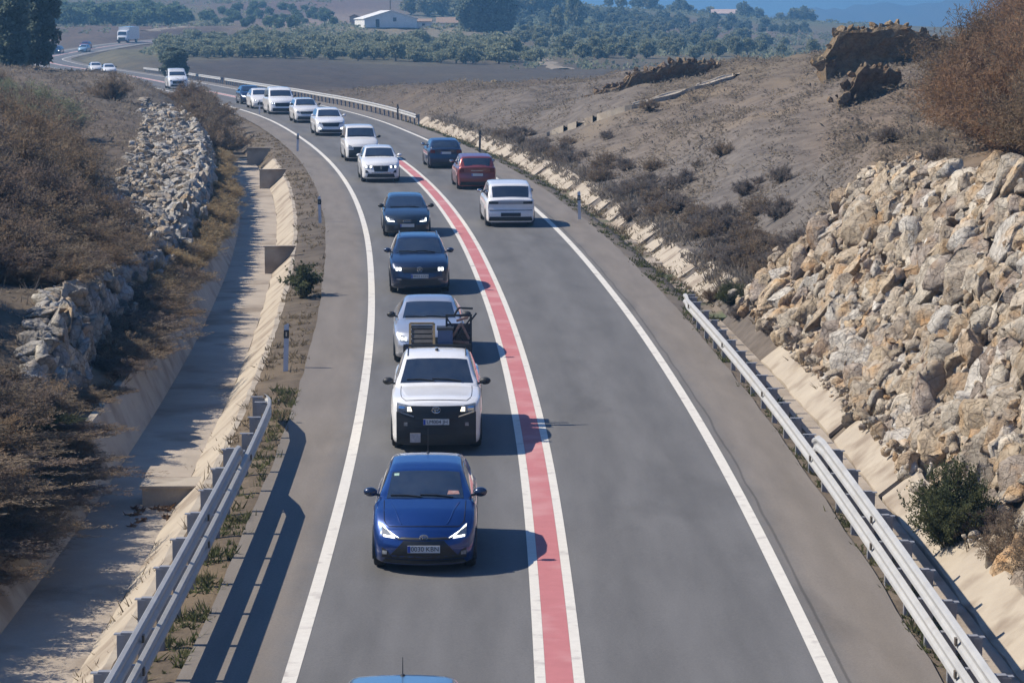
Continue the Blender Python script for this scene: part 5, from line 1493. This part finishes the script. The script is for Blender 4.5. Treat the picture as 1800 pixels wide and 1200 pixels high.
# shrubs on the bank above the wall
bank = [(-11.6, 52, .9, 2), (-12.8, 49, 1.1, 0), (-11.3, 68.5, .8, 0), (-11.2, 71, .9, 2), (-11.4, 74, .95, 1), (-11.6, 78, .9, 0), (-13.0, 75, 1.2, 2), (-14.2, 83, 1.2, 2), (-16.6, 82, 1.4, 0), (-19, 95, 1.6, 2), (-12.6, 56, .85, 1), (-13.8, 61, 1.0, 0), (-11.9, 66, .72, 1), (-13.2, 68, 1.0, 0), (-12.0, 71.5, .95, 1), (-14.4, 73, 1.25, 0), (-12.3, 76, 1.05, 1), (-15.5, 78, 1.4, 2), (-13.4, 80, 1.15, 0), (-12.4, 84, .8, 1), (-15.2, 86, 1.25, 1), (-17.5, 90, 1.5, 0),
        (-13.6, 91, .95, 2), (-16.0, 96, 1.2, 1), (-18.5, 102, 1.4, 0), (-14.8, 103, .8, 2), (-20.5, 110, 1.45, 1), (-17.0, 112, 1.0, 3), (-22.5, 120, 1.5, 0), (-18.5, 124, .95, 3), (-25, 134, 1.4, 1), (-20.5, 138, .9, 3), (-23, 148, .95, 3), (-28, 152, 1.4, 2), (-17, 134, .6, 0),
        (-16.0, 118, .55, 1), (-21, 160, .7, 3), (-26, 168, .9, 3), (-33, 175, 1.5, 1), (-30, 190, 1.1, 0), (-24, 182, .6, 2), (-37, 205, 1.2, 2), (-19, 152, .45, 3), (-17.5, 145, .4, 2), (-15.5, 100, .6, 3), (-14.8, 108, .5, 0), (-16.8, 106, .6, 3), (-15.8, 116, .5, 1), (-18, 130, .6, 3), (-16.4, 126, .45, 0), (-20, 145, .6, 3), (-22, 170, .7, 1), (-27, 180, .8, 3), (-25, 158, .7, 0), (-30, 165, 1.2, 3), (-26, 142, 1.1, 3), (-22, 130, 1.0, 1)]
bank += [(-17, 72, 1.2, 1), (-18.5, 77, 1.4, 0), (-20, 84, 1.5, 1), (-21.5, 92, 1.4, 2), (-17.8, 86, 1.1, 1), (-16.2, 75, 1.0, 2), (-19.5, 98, 1.3, 3), (-22, 104, 1.5, 0), (-15.5, 70, .9, 0), (-24, 112, 1.5, 1), (-14.6, 66, .8, 1)]
for o, y, s, k in bank:
    x, yy = road_xy(o, y)
    top = (abs(o) - 8.2) / 1.04 - .8 - (ground_at(x, yy) - float(roadz(y)))      # low enough to leave the drain floor in the sun
    sz = max(.22, min(s * rng.uniform(.85, 1.05), top / 2.5)); s = min(s, sz * 1.9)
    place(TL[k], x, yy, (s, s, sz), None, 'purple brown scrub bush in the thicket on the left bank above the boulders' if k < 3 else 'grey green scrub bush on the rubbly left bank above the boulders', 'thicket on the left bank')
# right-hand side
x, yy = road_xy(7.0, 46.4)
place(GR[0], x, yy, (.86, .86, 1.0), None, 'round dark green bush growing in the gutter behind the doubled guard rail')
for i, (o, y, s, p) in enumerate(((7.7, 43.8, .62, BR[0]), (7.6, 45.6, .5, BR[1]), (7.9, 41.8, .7, BR[2]), (7.4, 62.0, .32, GY[0]), (7.45, 65.0, .35, GY[2]), (7.4, 69.5, .42, GY[1]), (7.2, 73.5, .40, GY[0]), (7.6, 76, .55, GY[2]), (7.0, 78.5, .5, GY[1]), (7.3, 57.0, .3, GY[2]), (7.4, 54.0, .35, GY[0]), (7.1, 81, .5, GR[1]), (6.9, 83.5, .35, BR[3]), (7.35, 71.5, .4, GY[2]), (7.2, 60, .3, GY[0]))):
    x, yy = road_xy(o, y); place(p, x, yy, s, None, 'small dry shrub at the foot of the sunlit boulder wall on the right' if p is not GR[1] else 'small dark green shrub at the far end of the right boulder wall', None if p is GR[1] else 'dry shrubs at the foot of the right boulder wall')
tam = [(13.6, 72, .85), (15.6, 76, 1.0), (15.2, 82, .95), (18.2, 84, 1.1), (17.0, 92, 1.0), (20.5, 94, 1.15), (22.5, 104, 1.1), (19.4, 103, .75), (25, 114, 1.1), (21.3, 112, .6), (13.0, 64, .8), (24, 96, 1.2), (27, 122, 1.0), (17.2, 78, .9)]
for i, (o, y, s) in enumerate(tam):
    x, yy = road_xy(o, y); place(TM[i % 3], x, yy, s, None, 'rust brown feathery tamarisk in the thicket on the bank above the right boulder wall', 'tamarisks above the right boulder wall')
R2 = np.random.RandomState(9)
for i in range(95):
    y = 84 + 81 * R2.uniform() ** 1.5; o = 7.9 + abs(R2.normal(0, 1.0)) * (1 + (y < 110) * .5); s = R2.uniform(.5, 1.0) * np.interp(y, [84, 165], [1.0, .75]); x, yy = road_xy(o, y)
    place(GY[R2.randint(3)], x, yy, s, None, 'low grey brown scrub bush along the foot of the hillside beyond the right gutter', 'scrub bushes along the foot of the hillside')
for i in range(14):
    px, py = R2.uniform(1000, 1640), R2.uniform(190, 400)
    if py > 260 + (1640 - px) * .25: continue
    p = hit(px, py); place(GY[R2.randint(3)], p.x, p.y, R2.uniform(.4, .85), None, 'low dry scrub bush dotted on the brown hillside', 'scrub dotted on the hillside')
p = hit(534, 524)
VG = make_plant('verge_shrub', 'loose green shrub on the left verge with trailing twigs over the drain edge', 'shrub', shrub_meshes(199, 1.15, .62, 46, 9, 7, .09, .028, 'green', .7), SHR, p)

# weeds along the verges, dry grass on the slopes
def tufts(name, pts, hts, mname, seed, blades=7, w=.018, lean=.5):
    R = np.random.RandomState(seed); pts = np.asarray(pts); n = len(pts)
    B = np.repeat(pts, blades, 0); H = np.repeat(np.asarray(hts), blades) * R.uniform(.5, 1.1, n * blades); N = n * blades
    B = B + np.stack([R.normal(0, .06, N), R.normal(0, .06, N), np.zeros(N)], 1) * (H[:, None] * 3 + .3)
    d = np.stack([R.normal(0, lean, N), R.normal(0, lean, N), np.ones(N)], 1); d /= np.linalg.norm(d, axis=1)[:, None]
    s = np.cross(d, R.normal(size=(N, 3))); s /= np.linalg.norm(s, axis=1)[:, None]
    ww = (w * (1 + H))[:, None]
    V = np.stack([B - s * ww, B + s * ww, B + d * H[:, None] * .6 + s * ww * .6, B + d * H[:, None]], 1).reshape(-1, 3)
    V[:, 2] -= .015
    T = np.repeat(np.repeat(R.uniform(.65, 1.3, n), blades), 4)[:, None] * np.array([1, 1, 1])
    tag(link(name, mesh_np(name, V, np.arange(4 * N).reshape(N, 4), LM[mname], False, T)), kind='stuff')
def verge(o0, o1, y0, y1, n, seed, dens=None):
    R = np.random.RandomState(seed); out = []
    for _ in range(n):
        y = y0 + (y1 - y0) * R.uniform() ** 1.3; o = R.uniform(o0, o1)
        if math.sin(y * 1.7 + 3 * math.sin(y * .43)) + R.normal() * .6 < -.1: continue
        p = on_road(y, o); out.append((p.x, p.y, max(ground_at(p.x, p.y), float(roadz(y)) - .3 if abs(o) < 6.5 else -99)))
    return out
LM['mats'] = leafmat('ground_cover_foliage', (.21, .18, .15), (.26, .225, .18), .6)
LM['weed'] = leafmat('weed_green', (.075, .095, .035), (.13, .125, .06))
LM['straw'] = leafmat('straw', (.19, .15, .10), (.25, .20, .13))
LM['mats'] = leafmat('ground_cover_foliage', (.21, .18, .15), (.26, .225, .18), .6)
LM['hay'] = leafmat('hill_grass', (.20, .165, .135), (.26, .215, .165))
a = verge(-5.75, -5.18, 30, 64, 620, 1); tufts('verge_weeds', a, np.random.RandomState(1).uniform(.06, .28, len(a)), 'weed', 2, 9, .016, .7)
a = verge(-6.4, -5.2, 55, 175, 1500, 3); tufts('verge_grass', a, np.random.RandomState(2).uniform(.06, .26, len(a)), 'straw', 4, 8, .016, .8)
a = verge(5.2, 5.95, 30, 80, 900, 5); tufts('verge_weeds', a, np.random.RandomState(3).uniform(.05, .26, len(a)), 'weed', 6, 8, .016, .8)
a = verge(5.2, 6.3, 78, 190, 1300, 7); tufts('verge_grass', a, np.random.RandomState(4).uniform(.06, .25, len(a)), 'weed', 8, 8, .02, .8)
a = verge(6.0, 8.4, 80, 185, 1500, 17); tufts('gutter_weeds', a, np.random.RandomState(6).uniform(.08, .38, len(a)), 'straw', 18, 7, .02, .8)
a = verge(7.15, 8.3, 82, 188, 3200, 41); tufts('gutter_edge_grass', a, np.random.RandomState(16).uniform(.12, .5, len(a)), 'mats', 42, 9, .02, .8)
a = verge(6.45, 6.95, 82, 188, 1500, 43); tufts('gutter_edge_grass', a, np.random.RandomState(17).uniform(.06, .25, len(a)), 'straw', 44, 9, .02, .9)
a = verge(-7.2, -6.3, 33, 62, 260, 27); tufts('drain_edge_weeds', a, np.random.RandomState(7).uniform(.08, .34, len(a)), 'straw', 28, 7, .012, .9)
a = [(q[0], q[1], q[2] - .62) for q in verge(-7.9, -6.95, 50.8, 53.0, 150, 51)]; LM['leaf_litter'] = leafmat('leaf_litter', (.16, .095, .055), (.22, .14, .085)); tufts('leaf_litter', [(q[0], q[1], float(roadz(q[1])) - .79) for q in a], np.random.RandomState(18).uniform(.05, .16, len(a)), 'leaf_litter', 52, 9, .03, 1.6)
a = verge(-9.7, -9.1, 34, 75, 300, 29); tufts('bank_grass', a, np.random.RandomState(8).uniform(.12, .4, len(a)), 'straw', 30, 8, .014, .9)
a = verge(7.1, 7.9, 36, 86, 420, 31); tufts('wall_foot_grass', a, np.random.RandomState(9).uniform(.08, .35, len(a)), 'straw', 32, 8, .014, .9)
def hillside_grass():
    R = np.random.RandomState(33); out = []; hh = []
    for _ in range(14000):
        y = math.exp(R.uniform(math.log(82), math.log(250))); o = 7.9 + (30 - 7.9) * R.uniform() ** .8 * np.interp(y, [80, 140], [.75, 1.0]); x, yy = road_xy(o, y)
        s = math.sin(x * .8 + yy * .35 + 2 * math.sin(yy * .13)) + .8 * math.sin(x * .31 - yy * .21)
        if s + R.normal() * .9 < -.2: continue
        out.append((x, yy)); hh.append(R.uniform(.05, .20) * (1.4 if s > .8 else 1))
    q = np.array(out); z = terrain(q[:, 0], q[:, 1])
    tufts('hillside_grass', np.column_stack([q, z]), hh, 'hay', 34, 6, .014, 1.8)
    out = []
    for _ in range(6000):
        y = R.uniform(58, 230); o = -11 - 24 * R.uniform() ** 1.2; x, yy = road_xy(o, y); out.append((x, yy))
    q = np.array(out); z = terrain(q[:, 0], q[:, 1])
    tufts('bank_grass', np.column_stack([q, z]), R.uniform(.1, .45, len(q)), 'hay', 36, 6, .014, .9)
hillside_grass()

def far_scrub():
    """low scrub that clothes the far slopes, too fine to count"""
    R = np.random.RandomState(44); C = []
    for n, f in ((1500, lambda: (R.uniform(470, 700), R.uniform(-.135, .02))), (2600, lambda: (R.uniform(430, 1080), R.uniform(.0, .13))), (900, lambda: (R.uniform(620, 1000), R.uniform(-.19, -.06)))):
        for _ in range(n):
            y, k = f(); x = k * y
            if math.sin(x * .11 + 2 * math.sin(y * .03)) + .7 * math.sin(y * .05 + x * .02) + R.normal() * .7 < -.15 or abs(float(offset(np.array(x), np.array(y)))) < 14: continue
            C.append((x, y))
    q = np.array(C); z = terrain(q[:, 0], q[:, 1]); n = len(q); per = 14
    s = R.uniform(.5, 1.3, n); B = np.repeat(np.column_stack([q, z]), per, 0); S = np.repeat(s, per)
    d = R.normal(size=(n * per, 3)); d[:, 2] = np.abs(d[:, 2]); d /= np.linalg.norm(d, axis=1)[:, None]
    P = B + d * (S * R.uniform(.3, 1, n * per))[:, None] * np.array([1, 1, .8])
    V, F = leaf_quads(P, d, .55 * S, .3 * S, R)
    T = np.repeat(np.repeat(R.uniform(.75, 1.25, n), per), 4)[:, None] * np.array([1, 1, 1])
    tag(link('scrub_undergrowth', mesh_np('scrub_undergrowth', V, F, LM['olive'], False, T)), kind='stuff')
far_scrub()

def ground_cover():
    """dry mats of grass and stalks that roughen the bare slopes"""
    R = np.random.RandomState(55)
    for name, n, area, mname in (('hillside_ground_cover', 9000, 0, 'mats'), ('bank_ground_cover', 3500, 1, 'mats')):
        C = []
        while len(C) < n:
            if area == 0:
                y = math.exp(R.uniform(math.log(80), math.log(255))); o = 7.9 + 24 * R.uniform() ** .8; x, yy = road_xy(o, y)
                u = (x - .2 * yy)
                if math.sin(u * 2.0 + 1.6 * math.sin(yy * .11)) + .9 * math.sin(u * .6 + yy * .05) + R.normal() * .8 < .1: continue
            else:
                y = R.uniform(50, 240); o = -11 - 22 * R.uniform(); x, yy = road_xy(o, y)
                if -14 < o and R.uniform() < .5: continue
            C.append((x, yy))
        q = np.array(C); z = terrain(q[:, 0], q[:, 1]); per = 12
        s = R.uniform(.10, .34, n) * np.where(R.uniform(size=n) < .1, 1.6, 1)
        B = np.repeat(np.column_stack([q, z]), per, 0); S = np.repeat(s, per)
        d = R.normal(size=(n * per, 3)); d[:, 2] = np.abs(d[:, 2]) * .8; d /= np.linalg.norm(d, axis=1)[:, None]
        P = B + d * (S * R.uniform(.2, 1, n * per))[:, None] * np.array([1.7, 1.7, .7])
        d[:, 2] *= .35; d /= np.linalg.norm(d, axis=1)[:, None]
        sv = np.cross(d, np.array([0, 0, 1.0]) + R.normal(0, .25, (len(d), 3))); sv /= np.linalg.norm(sv, axis=1)[:, None]
        a_ = (.6 * S + .03)[:, None] * d; b_ = (.13 * S + .012)[:, None] * sv
        V = np.stack([P - b_ * .4, P + a_ * .5 - b_, P + a_, P + a_ * .5 + b_], 1).reshape(-1, 3); F = np.arange(4 * len(P)).reshape(-1, 4)
        T = np.repeat(np.repeat(R.uniform(.7, 1.2, n), per), 4)[:, None] * np.array([1.04, 1, .93])
        tag(link(name, mesh_np(name, V, F, LM[mname], False, T)), kind='stuff')
ground_cover()
# ------------------------------------------------------------------ far trees and farms
OL = [make_plant('olive_tree', 'x', 'tree', crown_meshes(300 + i, 3.4, 2.1, .7, 26, 34, .55, 'olive', trunk=.2, limb=4), ('crown', 'trunk')) for i in range(3)]
GV = [make_plant('orchard_tree', 'x', 'tree', crown_meshes(310 + i, 3.6, 2.0, .6, 24, 34, .6, 'grove', trunk=.18, limb=4), ('crown', 'trunk')) for i in range(2)]
RT = [make_plant('ridge_tree', 'x', 'tree', crown_meshes(320 + i, 6.5, 3.0, 1.2, 36, 40, .8, 'dark' if i == 1 else 'olive', trunk=.25, limb=6), ('crown', 'trunk')) for i in range(2)]
PN = [make_plant('dark_pine', 'x', 'tree', crown_meshes(330 + i, 8.5, 2.1, 1.0, 90, 90, .42, 'dark', 'column', .2, 10), ('crown', 'trunk')) for i in range(1)]
PP = make_plant('poplar', 'x', 'tree', crown_meshes(340, 12, 3.0, 1.0, 80, 60, .9, 'dark', 'column', .35, 8), ('crown', 'trunk'))
CY = make_plant('cypress', 'x', 'tree', crown_meshes(341, 9, 1.1, .3, 40, 50, .7, 'dark', 'column', .2, 4), ('crown', 'trunk'))
R3 = np.random.RandomState(15)
def inside(px, py, poly):
    c = False; j = len(poly) - 1
    for i in range(len(poly)):
        (x1, y1), (x2, y2) = poly[i], poly[j]
        if (y1 > py) != (y2 > py) and px < (x2 - x1) * (py - y1) / (y2 - y1 + 1e-9) + x1: c = not c
        j = i
    return c
def grove(protos, poly, n, lab, grp, smin, smax, rows=None, mind=3.0):
    xs = [p[0] for p in poly]; ys = [p[1] for p in poly]; got = []; k = 0
    while len(got) < n and k < 20000:
        k += 1
        px, py = R3.uniform(min(xs), max(xs)), R3.uniform(min(ys), max(ys))
        if not inside(px, py, poly): continue
        p = hit(px, py, 200, 1700)
        if rows: p.x = round(p.x / rows) * rows + R3.normal() * .3; p.y = round(p.y / (rows * 2.2)) * rows * 2.2 + R3.normal() * .4
        if any((p.x - q.x) ** 2 + ((p.y - q.y) * .5) ** 2 < mind ** 2 for q in got): continue
        s = R3.uniform(smin, smax); got.append(p)
        place(protos[R3.randint(len(protos))], p.x, p.y, (s, s, s * R3.uniform(.8, 1.1)), None, lab, grp, .15)
grove(OL, [(270, 102), (300, 80), (420, 72), (640, 80), (870, 80), (965, 112), (800, 114), (600, 106), (450, 103)], 230, 'grey green tree in the scrubby grove below the white farmhouse', 'trees of the grove below the farmhouse', .55, .95, None, 2.0)
grove([RT[0]], [(960, 100), (900, 62), (930, 40), (1050, 38), (1200, 48), (1310, 70), (1440, 98), (1200, 104), (1050, 108)], 150, 'bushy olive green tree scattered on the slope behind the rock bank', 'trees scattered on the slope behind the rock bank', .28, .5, None, 3.0)
grove(GV, [(85, 46), (90, 28), (300, 26), (310, 44)], 90, 'green orchard tree in the rows behind the far road', 'orchard rows behind the far road', .9, 1.3, 5.5, 3)
grove([RT[1]], [(890, 52), (880, 24), (980, 22), (1100, 30), (1240, 42), (1420, 56), (1420, 62), (1200, 54), (1050, 44)], 110, 'dark green tree in the plantation under the ridge line', 'plantation under the ridge line', .36, .6, None, 4)
grove([GV[1]], [(330, 40), (420, 12), (600, 22), (590, 46), (450, 52)], 45, 'small tree dotted on the slope left of the farm buildings', 'trees left of the farm buildings', .5, .8, None, 4)
grove([RT[0]], [(700, 26), (810, 22), (1000, 12), (1000, 20), (830, 36)], 40, 'hazy tree on the top slope behind the farmhouse', 'trees on the top slope behind the farmhouse', .8, 1.4, None, 4)

def tree_at(proto, px, py, yd, s, lab, grp=None):
    q = at(px, py, yd); return place(proto, q[0], q[1], s, None, lab, grp, .2)
for px, yd, s, lab in ((16, 210, .80, 'tall dark pine cut by the upper left edge, nearest to it'), (66, 216, .84, 'tall dark pine at the upper left, right of the pair'), (42, 224, .9, 'dark pine standing behind the pair at the upper left')):
    tree_at(PN[0], px, 100, yd, (s * .9, s * .9, s), lab)
tree_at(PN[0], 306, 130, 330, (.75, .75, .48), 'small dark tree right beside the delivery van on the far bend')
tree_at(BR[0], 196, 170, 172, 1.3, 'dark rounded bush alone on the left bank below the far cars')
for px, s in ((826, .95), (845, 1.05), (864, 1.1), (884, .95), (855, .85)):
    tree_at(PP, px, 45, 655 + (px % 7), s, 'tall dark tree in the clump right of the white farmhouse', 'dark tree clump by the farmhouse')
for px, py, yd, s, lab in ((1010, 52, 760, 1.3, 'tall pale tree rising from the slope above the rock bank'), (978, 47, 700, .8, 'small dark tree left of the tall pale tree on the slope')):
    tree_at(RT[0], px, py, yd, (s * .7, s * .7, s * 1.3), lab)
rid = [(1070, .7), (1092, .9), (1118, 1.0), (1140, 1.4), (1158, .8), (1176, .9), (1198, 1.5), (1212, 1.1), (1236, .8), (1247, 1.0), (1330, 1.2), (1345, .7), (1362, .6), (1372, .9), (1386, .8), (1398, 1.3), (1412, 1.5), (1424, 1.3)]
for i, (px, s) in enumerate(rid):
    yd = float(np.interp(px, [1060, 1150, 1250, 1350, 1450], [1050, 1080, 1100, 1120, 1150])) + 6
    tree_at([RT[1], RT[0]][i % 2], px, 30, yd, s * .8, 'dark tree standing on the ridge against the sky', 'trees on the skyline ridge')
for px, s in ((1192, .8), (1204, .75), (1391, .7)):
    yd = float(np.interp(px, [1060, 1150, 1250, 1350, 1450], [1050, 1080, 1100, 1120, 1150]))
    tree_at(CY, px, 30, yd, s, 'slim cypress poking above the skyline ridge', 'cypresses on the skyline ridge')

# farm buildings
WALLW = mat('whitewash', (.72, .70, .66), (.62, .60, .56), scale=.8, rough=.9)
TILE = mat('roof_tiles', (.34, .24, .17), (.26, .18, .13), scale=3, rough=.9)
BRICKR = mat('pale_brick', (.42, .30, .22), (.34, .24, .18), scale=2, rough=.9)
DARKW = mat('dark_opening', (.02, .025, .035), rough=.3)
def house(name, label, px, py, yd, w, d, eave, ridge, wall=WALLW, roof=TILE, gable_front=True, wins=(), rz=0.0, over=.25):
    q = at(px, py, yd); z = ground_at(q[0], q[1])
    r = empty(name, label, 'building', None, (q[0], q[1], z - .1), rz)
    mb = MB(); W2, D2 = w / 2, d / 2
    if gable_front:
        sec = [(-W2, 0), (W2, 0), (W2, eave), (0, ridge), (-W2, eave)]
        V = [(x, y, zz) for y in (-D2, D2) for x, zz in sec]
    else:
        sec = [(-D2, 0), (D2, 0), (D2, eave), (0, ridge), (-D2, eave)]
        V = [(x, y, zz) for x in (-W2, W2) for y, zz in sec]
    mb.add(V, [(0, 1, 2, 3, 4), (9, 8, 7, 6, 5)] + [(i, i + 5, (i + 1) % 5 + 5, (i + 1) % 5) for i in (0, 1, 4)])
    mb.build('wall', wall, r)
    mb = MB()
    for s in (1, -1):
        if gable_front: P = [(s * (W2 + over), eave - over * (ridge - eave) / W2), (0, ridge)]; ax = [(P[0][0], y, P[0][1]) for y in (-D2 - over, D2 + over)] + [(P[1][0], y, P[1][1]) for y in (D2 + over, -D2 - over)]
        else: P = [(s * (D2 + over), eave - over * (ridge - eave) / D2), (0, ridge)]; ax = [(x, P[0][0], P[0][1]) for x in (-W2 - over, W2 + over)] + [(x, P[1][0], P[1][1]) for x in (W2 + over, -W2 - over)]
        V = [(a, b, c + .02) for a, b, c in ax] + [(a, b, c + .17) for a, b, c in ax]
        mb.add(V, [(3, 2, 1, 0), (4, 5, 6, 7)] + [(i, (i + 1) % 4, (i + 1) % 4 + 4, i + 4) for i in range(4)])
    mb.build('roof', roof, r)
    for kind, x, zc, ww, hh in wins:
        mb = MB(); mb.box((x, -D2 - .02, zc), (ww + .2, .1, hh + .2)); f = mb.build(kind, WALLW, r)
        mb = MB(); mb.box((x, -D2 - .05, zc), (ww, .1, hh)); mb.build('pane' if kind == 'window' else 'door_leaf', DARKW, f)
    return r
house('farmhouse', 'white farmhouse with low gable facing the road above the grove', 678, 46, 652, 12.6, 12, 2.0, 3.9, roof=WALLW, rz=.25, wins=(('window', .9, 1.9, .8, .9), ('door', -3.2, 1.0, .9, 1.9)))
house('outbuilding', 'small pale outbuilding with dark window just left of the white farmhouse', 624, 34, 690, 2.4, 4, 2.3, 2.8, BRICKR, wins=(('window', .4, 1.3, .9, 1.2),))
house('shed', 'low white shed touching the right side of the farmhouse', 738, 46, 660, 5.5, 5, 1.6, 2.2, gable_front=False, wins=(('window', 1.0, .9, .7, .6),))
house('shed', 'long low barn with pale roof between farmhouse and dark trees', 800, 42, 690, 9.0, 5, 1.2, 2.5, gable_front=False)
house('farmhouse', 'distant farm with pale roof on the skyline ridge', 1278, 36, 1098, 12.5, 7, 2.6, 4.2, WALLW, mat('pale_roof', (.55, .42, .36), (.48, .36, .30), scale=2, rough=.9), gable_front=False, wins=(('window', -3, 1.5, 1.0, 1.1), ('window', 2, 1.5, 1.0, 1.1)))
tree_at(RT[1], 1308, 30, 1094, 1.05, 'round dark tree touching the right end of the distant skyline farm')
q = at(686, 46, 664)
r = empty('utility_pole', 'thin pole rising behind the white farmhouse', 'pole', None, (q[0], q[1], ground_at(q[0], q[1])))
b = MB(); b.tube([(0, 0, -.5), (0, 0, 9.5)], [.16, .10], 8); b.build('pole', BARK, r)
b = MB(); b.box((0, 0, 9.0), (1.8, .12, .12)); b.build('crossarm', BARK, r)
# ------------------------------------------------------------------ the air
def build_haze():
    mb = MB(); mb.box((0, 2500, 160), (7000, 5800, 380))
    o = mb.build('haze', None)
    m = bpy.data.materials.new('haze'); m.use_nodes = True
    t = m.node_tree
    t.nodes.remove(t.nodes['Principled BSDF'])
    v = t.nodes.new('ShaderNodeVolumePrincipled')
    v.inputs['Color'].default_value = (.25, .58, 1.0, 1)
    v.inputs['Density'].default_value = HAZE
    v.inputs['Anisotropy'].default_value = .2
    t.links.new(v.outputs[0], t.nodes['Material Output'].inputs['Volume'])
    o.data.materials.append(m)
    tag(o, kind='stuff')
HAZE = .00048
build_haze()
